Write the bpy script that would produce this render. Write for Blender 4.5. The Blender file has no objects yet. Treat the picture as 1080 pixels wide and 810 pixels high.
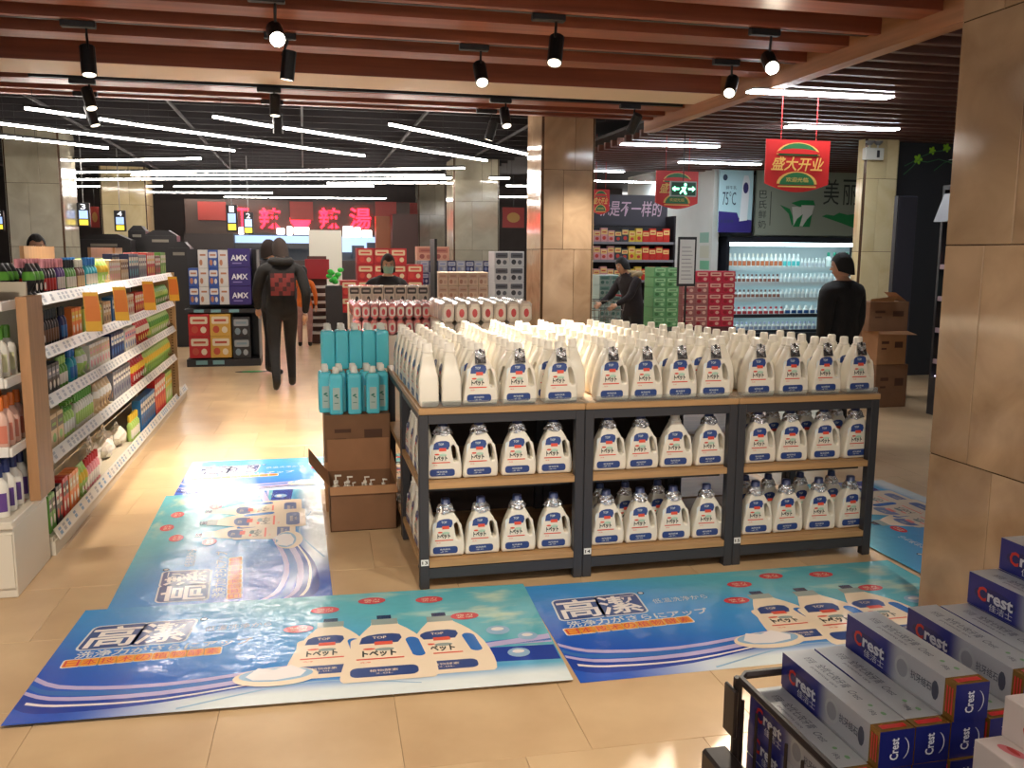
import bpy, bmesh, math, random
from mathutils import Vector, Matrix

random.seed(11)
SC = bpy.context.scene
COL = SC.collection
PI = math.pi

# ---------------------------------------------------------------- camera
H = 1.577
FPX, PITCH, ROLL, YAW = 936.4, 0.14665, 0.00655, 0.22833
_cy, _sy = math.cos(YAW), math.sin(YAW)
FW = Vector((_sy * math.cos(PITCH), _cy * math.cos(PITCH), -math.sin(PITCH)))
_r = Vector((_cy, -_sy, 0)); _u = _r.cross(FW)
RT = math.cos(ROLL) * _r + math.sin(ROLL) * _u
UP = -math.sin(ROLL) * _r + math.cos(ROLL) * _u
cam_d = bpy.data.cameras.new('camera'); cam = bpy.data.objects.new('camera', cam_d); COL.objects.link(cam)
cam_d.sensor_width = 36.0; cam_d.lens = FPX / 1080 * 36.0; cam_d.clip_start = 0.05; cam_d.clip_end = 200
M = Matrix((RT, UP, -FW)).transposed().to_4x4(); M.translation = (0, 0, H)
cam.matrix_world = M
SC.camera = cam

# ---------------------------------------------------------------- world and exposure
w = bpy.data.worlds.new('world'); SC.world = w; w.use_nodes = True
w.node_tree.nodes['Background'].inputs[0].default_value = (1.0, 0.97, 0.93, 1)
w.node_tree.nodes['Background'].inputs[1].default_value = 0.32
SC.view_settings.view_transform = 'Standard'
SC.view_settings.look = 'None'
SC.view_settings.exposure = 1.58
SC.view_settings.gamma = 1.0
SC.view_settings.use_curve_mapping = False
SC.cycles.use_denoising = True
SC.cycles.max_bounces = 6
SC.cycles.sample_clamp_indirect = 4.0
TUBE_W = 19.0          # emission strength of the long tube lamps
PANEL_W = 17.0         # emission strength of the flat lamps on the right
SPOT_W = 1.0          # multiplier of the track spots

# ---------------------------------------------------------------- pixel -> ray
def ray(x, y): return (x - 540) * RT + (405 - y) * UP + FPX * FW
def at_z(x, y, z=0.0):
    d = ray(x, y); t = (z - H) / d.z; return Vector((0, 0, H)) + t * d
def at_y(x, y, Y):
    d = ray(x, y); return Vector((0, 0, H)) + (Y / d.y) * d
def at_x(x, y, X):
    d = ray(x, y); return Vector((0, 0, H)) + (X / d.x) * d

# ---------------------------------------------------------------- materials
def lin(c):
    r = []
    for v in c[:3]:
        v = v / 255.0
        r.append(v / 12.92 if v <= 0.04045 else ((v + 0.055) / 1.055) ** 2.4)
    return (*r, 1.0)
MATS = {}
def mat(name, col=(200, 200, 200), rough=0.5, metal=0.0, emit=0.0, var=0.0, vscale=6.0, bump=0.0, bscale=40.0,
        coat=0.0, trans=0.0, alpha=1.0, stretch=None, spec=0.5, ecol=None, sub=0.0):
    if name in MATS: return MATS[name]
    m = bpy.data.materials.new(name); m.use_nodes = True
    nt = m.node_tree; b = nt.nodes['Principled BSDF']
    c = lin(col)
    b.inputs['Base Color'].default_value = c
    b.inputs['Roughness'].default_value = rough
    b.inputs['Metallic'].default_value = metal
    b.inputs['Coat Weight'].default_value = coat
    b.inputs['Coat Roughness'].default_value = 0.08
    b.inputs['Transmission Weight'].default_value = trans
    b.inputs['Alpha'].default_value = alpha
    b.inputs['Specular IOR Level'].default_value = spec
    if sub:
        b.inputs['Subsurface Weight'].default_value = sub
        b.inputs['Subsurface Radius'].default_value = (0.02, 0.015, 0.01)
    if emit:
        b.inputs['Emission Color'].default_value = lin(ecol or col)
        b.inputs['Emission Strength'].default_value = emit
    if var or bump:
        tc = nt.nodes.new('ShaderNodeTexCoord'); mp = nt.nodes.new('ShaderNodeMapping')
        nt.links.new(tc.outputs['Object'], mp.inputs['Vector'])
        if stretch: mp.inputs['Scale'].default_value = stretch
        if var:
            n = nt.nodes.new('ShaderNodeTexNoise'); n.inputs['Scale'].default_value = vscale; n.inputs['Detail'].default_value = 5
            nt.links.new(mp.outputs[0], n.inputs['Vector'])
            rp = nt.nodes.new('ShaderNodeValToRGB')
            rp.color_ramp.elements[0].position = 0.3; rp.color_ramp.elements[1].position = 0.7
            rp.color_ramp.elements[0].color = tuple(max(0, v * (1 - var)) for v in c[:3]) + (1,)
            rp.color_ramp.elements[1].color = tuple(min(1, v * (1 + var)) for v in c[:3]) + (1,)
            nt.links.new(n.outputs['Fac'], rp.inputs[0]); nt.links.new(rp.outputs[0], b.inputs['Base Color'])
        if bump:
            n2 = nt.nodes.new('ShaderNodeTexNoise'); n2.inputs['Scale'].default_value = bscale; n2.inputs['Detail'].default_value = 4
            nt.links.new(mp.outputs[0], n2.inputs['Vector'])
            bp = nt.nodes.new('ShaderNodeBump'); bp.inputs['Strength'].default_value = bump; bp.inputs['Distance'].default_value = 0.02
            nt.links.new(n2.outputs['Fac'], bp.inputs['Height']); nt.links.new(bp.outputs[0], b.inputs['Normal'])
    MATS[name] = m
    return m

# ---------------------------------------------------------------- mesh builder
TXT = {}
def text_geo(s, bold=0.0):
    k = (s, bold)
    if k in TXT: return TXT[k]
    cu = bpy.data.curves.new('lettering', 'FONT'); cu.body = s; cu.resolution_u = 2; cu.offset = bold
    ob = bpy.data.objects.new('lettering', cu); COL.objects.link(ob)
    dg = bpy.context.evaluated_depsgraph_get(); dg.update()
    me = bpy.data.meshes.new_from_object(ob.evaluated_get(dg))
    vs = [(v.co.x, v.co.y) for v in me.vertices]; fs = [tuple(p.vertices) for p in me.polygons]
    bpy.data.objects.remove(ob); bpy.data.curves.remove(cu); bpy.data.meshes.remove(me)
    if vs:
        x0 = min(v[0] for v in vs); x1 = max(v[0] for v in vs); y0 = min(v[1] for v in vs); y1 = max(v[1] for v in vs)
        sx = max(x1 - x0, 1e-6); sy = max(y1 - y0, 1e-6)
        vs = [((v[0] - x0) / sx - 0.5, (v[1] - y0) / sy - 0.5) for v in vs]
    TXT[k] = (vs, fs)
    return TXT[k]

class MB:
    def __init__(s): s.v = []; s.f = []; s.m = []
    def add(s, vs, fs, mi=0):
        o = len(s.v); s.v += [tuple(v) for v in vs]; s.f += [tuple(i + o for i in f) for f in fs]; s.m += [mi] * len(fs)
        return s
    def box(s, x0, x1, y0, y1, z0, z1, mi=0):
        if x0 > x1: x0, x1 = x1, x0
        if y0 > y1: y0, y1 = y1, y0
        if z0 > z1: z0, z1 = z1, z0
        return s.add([(x0, y0, z0), (x1, y0, z0), (x1, y1, z0), (x0, y1, z0), (x0, y0, z1), (x1, y0, z1), (x1, y1, z1), (x0, y1, z1)],
                     [(0, 3, 2, 1), (4, 5, 6, 7), (0, 1, 5, 4), (1, 2, 6, 5), (2, 3, 7, 6), (3, 0, 4, 7)], mi)
    def bbox(s, x0, x1, y0, y1, z0, z1, r=0.004, mi=0):
        """box with bevelled edges"""
        r = min(r, abs(x1 - x0) / 3, abs(y1 - y0) / 3, abs(z1 - z0) / 3)
        bm = bmesh.new(); bmesh.ops.create_cube(bm, size=1)
        for v in bm.verts:
            v.co = Vector((x0 if v.co.x < 0 else x1, y0 if v.co.y < 0 else y1, z0 if v.co.z < 0 else z1))
        bmesh.ops.bevel(bm, geom=list(bm.edges), offset=r, segments=1, affect='EDGES')
        bm.verts.index_update()
        s.add([v.co[:] for v in bm.verts], [[v.index for v in f.verts] for f in bm.faces], mi); bm.free(); return s
    def prism(s, poly, h0, h1, axis='z', mi=0):
        """poly: 2D points; axis z -> (x,y); y -> (x,z); x -> (y,z)"""
        n = len(poly)
        def p3(p, h): return {'z': (p[0], p[1], h), 'y': (p[0], h, p[1]), 'x': (h, p[0], p[1])}[axis]
        return s.add([p3(p, h0) for p in poly] + [p3(p, h1) for p in poly],
                     [tuple(range(n))[::-1], tuple(range(n, 2 * n))] + [(i, (i + 1) % n, n + (i + 1) % n, n + i) for i in range(n)], mi)
    def lathe(s, prof, n=12, c=(0, 0, 0), mi=0, sx=1, sy=1, close=True):
        vs = []; fs = []
        for r, z in prof:
            for i in range(n):
                a = 2 * PI * i / n; vs.append((c[0] + r * math.cos(a) * sx, c[1] + r * math.sin(a) * sy, c[2] + z))
        for k in range(len(prof) - 1):
            for i in range(n):
                j = (i + 1) % n; fs.append((k * n + i, k * n + j, (k + 1) * n + j, (k + 1) * n + i))
        if close:
            fs.append(tuple(range(n))[::-1]); fs.append(tuple((len(prof) - 1) * n + i for i in range(n)))
        return s.add(vs, fs, mi)
    def tube(s, pts, r, n=6, mi=0):
        pts = [Vector(p) for p in pts]; rs = r if isinstance(r, (list, tuple)) else [r] * len(pts)
        vs = []; fs = []
        for k, p in enumerate(pts):
            d = (pts[min(k + 1, len(pts) - 1)] - pts[max(k - 1, 0)]).normalized()
            a = d.cross(Vector((0, 0, 1)))
            if a.length < 1e-3: a = d.cross(Vector((1, 0, 0)))
            a.normalize(); b = d.cross(a)
            for i in range(n):
                t = 2 * PI * i / n; vs.append(p + rs[k] * (math.cos(t) * a + math.sin(t) * b))
        for k in range(len(pts) - 1):
            for i in range(n):
                j = (i + 1) % n; fs.append((k * n + i, k * n + j, (k + 1) * n + j, (k + 1) * n + i))
        fs.append(tuple(range(n))[::-1]); fs.append(tuple((len(pts) - 1) * n + i for i in range(n)))
        return s.add(vs, fs, mi)
    def sphere(s, c, r, n=10, m=6, mi=0):
        r = r if isinstance(r, (list, tuple)) else (r, r, r)
        prof = [(max(1e-4, math.sin(PI * k / m)), -math.cos(PI * k / m)) for k in range(m + 1)]
        o = MB().lathe(prof, n)
        return s.add([(c[0] + v[0] * r[0], c[1] + v[1] * r[1], c[2] + v[2] * r[2]) for v in o.v], o.f, mi)
    def flat(s, poly, T, mi=0):
        """flat polygon given in 2D, put by matrix T"""
        return s.add([T @ Vector((p[0], p[1], 0)) for p in poly], [tuple(range(len(poly)))], mi)
    def text(s, st, wd, ht, T, mi=0, bold=0.0, cx=0, cy=0, shear=0.0):
        vs, fs = text_geo(st, bold)
        return s.add([T @ Vector((cx + v[0] * wd + shear * v[1] * ht, cy + v[1] * ht, 0)) for v in vs], fs, mi)
    def warp(s, fn): s.v = [fn(v) for v in s.v]; return s
    def mesh(s, name, mats, smooth=False):
        me = bpy.data.meshes.new(name); me.from_pydata(s.v, [], s.f)
        for m in (mats if isinstance(mats, (list, tuple)) else [mats]): me.materials.append(m)
        me.polygons.foreach_set('material_index', s.m)
        if smooth: me.polygons.foreach_set('use_smooth', [True] * len(me.polygons))
        me.update(); return me
    def build(s, name, mats, parent=None, smooth=False, loc=None, rz=None):
        o = bpy.data.objects.new(name, s.mesh(name, mats, smooth)); COL.objects.link(o)
        if parent: o.parent = parent
        if loc is not None: o.location = loc
        if rz is not None: o.rotation_euler = (0, 0, rz)
        return o

def ell(rx, ry, n=20, cx=0, cy=0, rot=0.0):
    r = []
    for i in range(n):
        a = 2 * PI * i / n; x = rx * math.cos(a); y = ry * math.sin(a)
        r.append((cx + x * math.cos(rot) - y * math.sin(rot), cy + x * math.sin(rot) + y * math.cos(rot)))
    return r
def rect(x0, x1, y0, y1): return [(x0, y0), (x1, y0), (x1, y1), (x0, y1)]
def rrect(x0, x1, y0, y1, r, n=4):
    p = []
    for cx, cy, a0 in ((x1 - r, y0 + r, -PI / 2), (x1 - r, y1 - r, 0), (x0 + r, y1 - r, PI / 2), (x0 + r, y0 + r, PI)):
        for i in range(n + 1):
            a = a0 + PI / 2 * i / n; p.append((cx + r * math.cos(a), cy + r * math.sin(a)))
    return p
def face_T(o, xdir, ydir):
    """matrix whose local x,y lie along the given directions at point o"""
    x = Vector(xdir).normalized(); y = Vector(ydir).normalized(); z = x.cross(y)
    m = Matrix((x, y, z)).transposed().to_4x4(); m.translation = Vector(o); return m
def T_front(o): return face_T(o, (1, 0, 0), (0, 0, 1))          # faces -Y
def T_left(o): return face_T(o, (0, -1, 0), (0, 0, 1))          # faces -X
def T_right(o): return face_T(o, (0, 1, 0), (0, 0, 1))          # faces +X
def T_up(o, rz=0): return Matrix.Translation(Vector(o)) @ Matrix.Rotation(rz, 4, 'Z')

# ---------------------------------------------------------------- things
def thing(name, label, cat, loc=(0, 0, 0), rz=0, group=None):
    o = bpy.data.objects.new(name, None); COL.objects.link(o); o.location = loc; o.rotation_euler = (0, 0, rz)
    o.empty_display_size = 0.05; tag(o, label, cat, group); return o
def tag(o, label, cat, group=None):
    o['label'] = label; o['category'] = cat
    if group: o['group'] = group
    return o
def struct(o): o['kind'] = 'structure'; return o
def part(parent, name, me, loc=None, rz=None):
    """a part that shares mesh data"""
    o = bpy.data.objects.new(name, me); COL.objects.link(o); o.parent = parent
    if loc is not None: o.location = loc
    if rz is not None: o.rotation_euler = (0, 0, rz)
    return o
ORD = ['first', 'second', 'third', 'fourth', 'fifth', 'sixth', 'seventh', 'eighth', 'ninth', 'tenth', 'eleventh', 'twelfth',
       'thirteenth', 'fourteenth', 'fifteenth', 'sixteenth', 'seventeenth', 'eighteenth', 'nineteenth', 'twentieth']
def ordw(i): return ORD[i] if i < len(ORD) else '%dth' % (i + 1)
# ================================================================= floor
def tile_mat():
    m = bpy.data.materials.new('floor_tile'); m.use_nodes = True; nt = m.node_tree; b = nt.nodes['Principled BSDF']
    oi = nt.nodes.new('ShaderNodeObjectInfo'); tc = nt.nodes.new('ShaderNodeTexCoord')
    n = nt.nodes.new('ShaderNodeTexNoise'); n.inputs['Scale'].default_value = 3.0; n.inputs['Detail'].default_value = 6
    ad = nt.nodes.new('ShaderNodeVectorMath'); ad.operation = 'ADD'
    nt.links.new(tc.outputs['Object'], ad.inputs[0]); nt.links.new(oi.outputs['Random'], ad.inputs[1])
    nt.links.new(ad.outputs[0], n.inputs['Vector'])
    rp = nt.nodes.new('ShaderNodeValToRGB'); rp.color_ramp.elements[0].position = 0.3; rp.color_ramp.elements[1].position = 0.75
    rp.color_ramp.elements[0].color = lin((190, 158, 120)); rp.color_ramp.elements[1].color = lin((212, 182, 142))
    nt.links.new(n.outputs['Fac'], rp.inputs[0])
    mx = nt.nodes.new('ShaderNodeMix'); mx.data_type = 'RGBA'; mx.blend_type = 'MULTIPLY'; mx.inputs['Factor'].default_value = 0.35
    vr = nt.nodes.new('ShaderNodeMapRange'); vr.inputs['To Min'].default_value = 0.82; vr.inputs['To Max'].default_value = 1.0
    nt.links.new(oi.outputs['Random'], vr.inputs['Value'])
    nt.links.new(rp.outputs[0], mx.inputs['A']); nt.links.new(vr.outputs[0], mx.inputs['B'])
    nt.links.new(mx.outputs['Result'], b.inputs['Base Color'])
    b.inputs['Roughness'].default_value = 0.28
    MATS['floor_tile'] = m; return m
TILE = tile_mat()
GROUT = mat('tile_grout', (150, 126, 98), 0.8)
floor = struct(MB().box(-12, 12, -6, 26, -0.12, -0.004).build('floor', GROUT))
TS, TA = 0.6, -0.0241                      # tile size and the small turn of the grid against the tables
tile_me = MB().bbox(-0.2994, 0.2994, -0.2994, 0.2994, -0.012, 0.0, 0.0012).mesh('tile', TILE)
far_tiles = MB()
ca, sa = math.cos(TA), math.sin(TA)
for j in range(-10, 44):
    for i in range(-22, 20):
        u = 0.258 + 0.3 + i * TS + (j % 3) * 0.19; v = 2.545 + 0.3 + j * TS
        x = u * ca - v * sa - 0.06; y = u * sa + v * ca
        if not (-11.5 < x < 11.5 and -5.5 < y < 25.5): continue
        if -2.6 < x < 4.6 and 1.7 < y < 11.2 and x < 0.55 * y + 1.4:
            o = part(floor, 'tile', tile_me, (x, y, 0), TA)
        else:
            q = 0.2994
            far_tiles.add([(x + a * ca - b * sa, y + a * sa + b * ca, 0) for a, b in ((-q, -q), (q, -q), (q, q), (-q, q))], [(0, 1, 2, 3)])
ft = far_tiles.build('far_tiles', TILE, floor); ft['kind'] = 'stuff'

# ================================================================= marble columns
def marble(name, c1, c2, rough=0.1):
    m = bpy.data.materials.new(name); m.use_nodes = True; nt = m.node_tree; b = nt.nodes['Principled BSDF']
    oi = nt.nodes.new('ShaderNodeObjectInfo'); tc = nt.nodes.new('ShaderNodeTexCoord')
    ad = nt.nodes.new('ShaderNodeVectorMath'); ad.operation = 'ADD'
    sc = nt.nodes.new('ShaderNodeVectorMath'); sc.operation = 'SCALE'; sc.inputs['Scale'].default_value = 9
    nt.links.new(oi.outputs['Random'], sc.inputs[0])
    nt.links.new(tc.outputs['Object'], ad.inputs[0]); nt.links.new(sc.outputs[0], ad.inputs[1])
    n = nt.nodes.new('ShaderNodeTexNoise'); n.inputs['Scale'].default_value = 2.2; n.inputs['Detail'].default_value = 7
    n.inputs['Distortion'].default_value = 1.2
    nt.links.new(ad.outputs[0], n.inputs['Vector'])
    rp = nt.nodes.new('ShaderNodeValToRGB'); rp.color_ramp.elements[0].position = 0.3; rp.color_ramp.elements[1].position = 0.72
    rp.color_ramp.elements[0].color = lin(c1); rp.color_ramp.elements[1].color = lin(c2)
    nt.links.new(n.outputs['Fac'], rp.inputs[0])
    mx = nt.nodes.new('ShaderNodeMix'); mx.data_type = 'RGBA'; mx.blend_type = 'MULTIPLY'; mx.inputs['Factor'].default_value = 1
    vr = nt.nodes.new('ShaderNodeMapRange'); vr.inputs['To Min'].default_value = 0.84; vr.inputs['To Max'].default_value = 1.0
    nt.links.new(oi.outputs['Random'], vr.inputs['Value'])
    nt.links.new(rp.outputs[0], mx.inputs['A']); nt.links.new(vr.outputs[0], mx.inputs['B'])
    nt.links.new(mx.outputs['Result'], b.inputs['Base Color'])
    b.inputs['Roughness'].default_value = rough
    w2 = nt.nodes.new('ShaderNodeTexNoise'); w2.inputs['Scale'].default_value = 5.0
    nt.links.new(tc.outputs['Object'], w2.inputs['Vector'])
    bp = nt.nodes.new('ShaderNodeBump'); bp.inputs['Strength'].default_value = 0.06; bp.inputs['Distance'].default_value = 0.02
    nt.links.new(w2.outputs['Fac'], bp.inputs['Height']); nt.links.new(bp.outputs[0], b.inputs['Normal'])
    MATS[name] = m; return m
MARB = marble('column_marble', (156, 128, 100), (192, 164, 132))
MARB_PALE = marble('pale_column_marble', (150, 144, 126), (176, 170, 150))
MARB_CREAM = marble('cream_column_marble', (206, 186, 140), (222, 206, 164))
STRIP = mat('column_corner_strip', (84, 62, 46), 0.2, 0.3)
def column(name, x0, x1, y0, y1, h, m, rows=(0, 0.72, 1.62, 2.52, 9), sp=(0.4, 0.63)):
    c = 0.03
    col = MB().prism([(x0 + c, y0 + .008), (x1 - c, y0 + .008), (x1 - .008, y0 + c), (x1 - .008, y1 - c), (x1 - c, y1 - .008), (x0 + c, y1 - .008), (x0 + .008, y1 - c), (x0 + .008, y0 + c)], 0.001, h)
    o = struct(col.build(name, STRIP))
    g = 0.002
    for k in range(len(rows) - 1):
        z0, z1 = rows[k], min(rows[k + 1], h)
        if z0 >= h: break
        for face in 'LFR':
            f = sp[k % 2]
            for a, b in ((0, f), (f, 1)):
                s = MB()
                if face == 'F':
                    u0, u1 = x0 + c, x1 - c; p0, p1 = u0 + (u1 - u0) * a + g, u0 + (u1 - u0) * b - g
                    s.bbox(p0, p1, y0, y0 + .01, z0 + g + .001, z1 - g, .002)
                else:
                    u0, u1 = y0 + c, y1 - c; p0, p1 = u0 + (u1 - u0) * a + g, u0 + (u1 - u0) * b - g
                    xx = x0 if face == 'L' else x1 - .01
                    s.bbox(xx, xx + .01, p0, p1, z0 + g + .001, z1 - g, .002)
                s.build('marble_slab', m, o)
    return o
column('column_near', 2.65, 3.30, 2.66, 3.33, 3.1, MARB)
column('column_middle', 2.653, 3.295, 10.0, 10.7, 3.3, MARB)
def pxcol(name, xa, xb, ytop, Y, h, m, dep=0.85):
    a = at_y(xa, ytop, Y); b = at_y(xb, ytop, Y); return column(name, a.x, b.x, Y, Y + dep, h, m)
pxcol('column_far', 478, 527, 182, 16.6, 3.3, MARB_PALE)
pxcol('column_checkout', 441, 470, 208, 23.0, 3.3, MARB_PALE, .6)
pxcol('column_left', 2, 63, 165, 14.2, 3.3, MARB_PALE, 0.9)
pxcol('column_left_back', 105, 154, 198, 20.2, 3.3, MARB_CREAM)
pxcol('column_right_wall', 914, 951, 145, 10.0, 3.0, MARB_CREAM, 0.19)

# ================================================================= ceilings
BLACKC = mat('black_ceiling_paint', (34, 32, 34), 0.7, var=.2, vscale=2)
WOODF = mat('ceiling_wood_brown', (144, 78, 55), 0.45, var=.25, vscale=3, stretch=(.3, 6, 6))
CREAM = mat('cream_ceiling_board', (240, 220, 198), 0.6)
BAFF = mat('black_baffle', (40, 37, 40), 0.7)
SLATD = mat('dark_brown_slat', (104, 72, 64), 0.4, var=.2, vscale=3, stretch=(.3, 6, 6))
CEIL = struct(MB().box(-12, 12, -6, 26, 3.42, 3.55).build('ceiling', BLACKC))
# wooden beams above the tables
XR = 3.95
beams = [(-3.1, .24), (-2.1, .24), (-1.0, .24), (0.0, .24), (1.0, .24), (2.05, .24), (3.05, .24), (4.1, .24), (5.1, .24), (6.10, .25), (7.12, .24), (9.03, .26)]
for y, wd in beams: MB().box(-9, XR - .003, y, y + wd, 3.1, 3.3).build('wooden_beam', WOODF, CEIL)
thin = [(-2.5, .06), (-.5, .06), (1.6, .06), (3.6, .06), (4.66, .06), (5.72, .06), (6.67, .06), (9.56, .09), (9.9, .09)]
for y, wd in thin: MB().box(-9, XR - .003, y, y + wd, 3.1, 3.26).build('thin_wooden_beam', WOODF, CEIL)
MB().box(-9, XR - .003, 8.19, 8.80, 3.1, 3.104).box(-9, XR - .003, 8.19, 8.80, 3.104, 3.34, 1).build('cream_board', [CREAM, WOODF], CEIL)
MB().box(XR, XR + .125, -6, 10.2, 2.995, 3.3).build('edge_beam', mat('edge_beam_wood', (170, 120, 84), .45, var=.2, vscale=3, stretch=(6, .3, 6)), CEIL)
# black baffles over the far half
for k in range(26):
    y = 10.9 + k * 0.58
    MB().box(-11.8, 3.9, y, y + .04, 3.3, 3.42).build('baffle', BAFF, CEIL)
for k in range(10):
    x = -10.5 + k * 1.5
    MB().box(x, x + .03, 10.4, 25, 3.27, 3.3).build('ceiling_runner', BAFF, CEIL)
# dark slats on the right
for k in range(43):
    y = 3.6 + k * 0.27
    MB().box(XR + .13, 11.5, y, y + .06, 3.0, 3.09).build('ceiling_slat', SLATD, CEIL)
MB().box(XR + .13, 11.5, 3.5, 15.2, 3.16, 3.2).build('slat_backing', mat('slat_backing_dark', (30, 24, 24), .8), CEIL)

# ================================================================= walls
DARKW = mat('dark_far_wall', (58, 50, 48), .7, var=.2, vscale=1.2)
WHITEW = mat('white_wall', (200, 206, 202), .6, var=.05, vscale=2)
BLACKW = mat('charcoal_wall', (38, 40, 46), .5)
struct(MB().box(-11.9, 9.0, 24.8, 25.0, 0, 3.42).build('wall_back', DARKW))
struct(MB().box(-12, -11.8, -6, 25.0, 0, 3.42).build('wall_left', WHITEW))
wr0 = at_y(757, 200, 14.4)
struct(MB().box(wr0.x, 11.4, 15.2, 15.35, 0, 3.2).build('wall_right_back', WHITEW))
struct(MB().box(wr0.x - .12, wr0.x, 14.3, 18.5, 0, 3.2).build('wall_right_return', WHITEW))
struct(MB().box(6.95, 11.4, 10.2, 10.35, 0, 3.0).build('wall_right_dark', BLACKW))
struct(MB().box(11.5, 11.7, -6, 15.3, 0, 3.42).build('wall_right', WHITEW))

# ================================================================= lamps
TUBE = mat('tube_lamp_white', (255, 250, 244), .5, emit=TUBE_W, ecol=(255, 246, 236))
PANEL = mat('panel_lamp_white', (255, 255, 255), .5, emit=PANEL_W, ecol=(240, 247, 255))
HOUS = mat('lamp_housing_white', (190, 190, 190), .5)
BLK = mat('black_metal', (22, 22, 24), .45)
ROWS = [
 ('slanting', [(25, 116), (91, 125.2)], 'frontmost left'), ('slanting', [(104, 127.4), (142.6, 133.4), (239, 146.3), (318.5, 157.4), (385, 166)], 'leftmost long'),
 ('slanting', [(-8, 131.2), (70, 140.7), (166.7, 151.9), (248, 160.6)], 'second left'), ('slanting', [(-30, 142.5), (23.5, 148), (115, 158)], 'short far left'),
 ('slanting', [(224, 125), (288, 135.5)], 'front middle'), ('slanting', [(296, 136.5), (318.5, 139.5), (393, 151.2), (459, 162.4), (514, 171)], 'middle long'),
 ('slanting', [(410, 133), (476, 146.3), (529.6, 158.7), (570, 167.3)], 'column-side'),
 ('level', [(66, 171), (138, 170), (213, 168.5)], 'nearest level'),
 ('level', [(78, 183), (145, 182.5), (209, 182), (277, 181.3), (346, 180.5), (418, 179.6), (491, 178.6)], 'second level'),
 ('level', [(138, 186), (205, 185.8), (270, 185.6), (335, 185.6), (404, 186), (470, 186.3)], 'third level'),
 ('level', [(77, 190.3), (105, 190.2), (163, 190), (222, 189.9), (283, 189.8), (344, 189.8), (408, 189.5), (477, 189)], 'fourth level'),
 ('level', [(344, 194.2), (404, 194), (463, 194), (480, 194)], 'short middle level'),
 ('level', [(80, 197.7), (130, 197.6), (172, 197.5)], 'fifth level left'), ('level', [(183, 197.6), (236, 197.5), (290, 197.4), (345, 197.3), (395, 197.3)], 'fifth level'),
 ('level', [(154, 203.8), (220, 204), (288, 204.3)], 'sixth level'), ('level', [(236, 208.6), (283, 209), (328, 209.5), (373, 210), (408, 210)], 'last level'),
 ('level', [(515, 189), (538, 189.2)], 'short by far column'), ('level', [(533, 197), (580, 197.3)], 'behind-column'), ('level', [(520, 208.6), (575, 208.8)], 'low behind-column'),
]
for kind, pts, nm in ROWS:
    for k in range(len(pts) - 1):
        a = at_z(*pts[k], 2.9); b = at_z(*pts[k + 1], 2.9)
        d = b - a; L = d.length; mid = (a + b) / 2
        t = thing('tube_lamp', '%s white tube lamp of the %s row under the black ceiling' % (ordw(k), nm), 'lamp', (mid.x, mid.y, 2.9), math.atan2(d.y, d.x), 'tube lamps under the black ceiling')
        MB().box(-L / 2 + .015, L / 2 - .015, -.0125, .0125, .008, .03).build('diffuser', TUBE, t)
        MB().box(-L / 2 + .01, L / 2 - .01, -.025, .025, .031, .06).build('housing', BLK, t)
        for s in (-1, 1): MB().tube([(s * L * .36, 0, .06), (s * L * .36, 0, .519)], .003, 4).build('hanger_wire', BLK, t)
PAN = [((791, 97), (938, 104), .14, 'nearest bright'), ((830, 134), (945, 137.5), .14, 'second bright'), ((656, 152.5), (757, 155.5), .14, 'bright, above the column\'s right side,'),
       ((717, 171.5), (801, 174), .13, 'bright, above the exit sign,'), ((618, 180.5), (657, 181.8), .13, 'short, right of middle column,'), ((618, 191), (690, 193), .13, 'thin, left of the red placard,')]
for a_, b_, wd, nm in PAN:
    a = at_z(*a_, 2.97); b = at_z(*b_, 2.97); d = b - a; L = d.length; mid = (a + b) / 2
    t = thing('flat_lamp', '%s flat lamp under the dark slats' % nm, 'lamp', (mid.x, mid.y, 2.97), math.atan2(d.y, d.x), 'flat lamps under the slatted ceiling')
    MB().box(-L / 2, L / 2, -wd / 2, wd / 2, 0, .012).build('diffuser', PANEL, t)
    MB().box(-L / 2 - .005, L / 2 + .005, -wd / 2 - .005, wd / 2 + .005, .013, .0295).build('housing', HOUS, t)
# more of the same tube lamps over the part of the shop behind the photographer
for i, (x, y) in enumerate([(-2.6, -.6), (-.4, -.6), (1.8, -.6), (-2.6, -2.6), (-.4, -2.6), (1.8, -2.6)]):
    t = thing('tube_lamp', '%s white tube lamp over the shop floor behind the toothpaste stand' % ordw(i), 'lamp', (x, y, 2.9), 0, 'tube lamps behind the photographer')
    MB().box(-.6, .6, -.02, .02, 0, .03).build('diffuser', TUBE, t)
    MB().box(-.605, .605, -.025, .025, .031, .06).build('housing', BLK, t)
    for s in (-1, 1): MB().tube([(s * .4, 0, .06), (s * .4, 0, .518)], .003, 4).build('hanger_wire', BLK, t)

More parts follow.
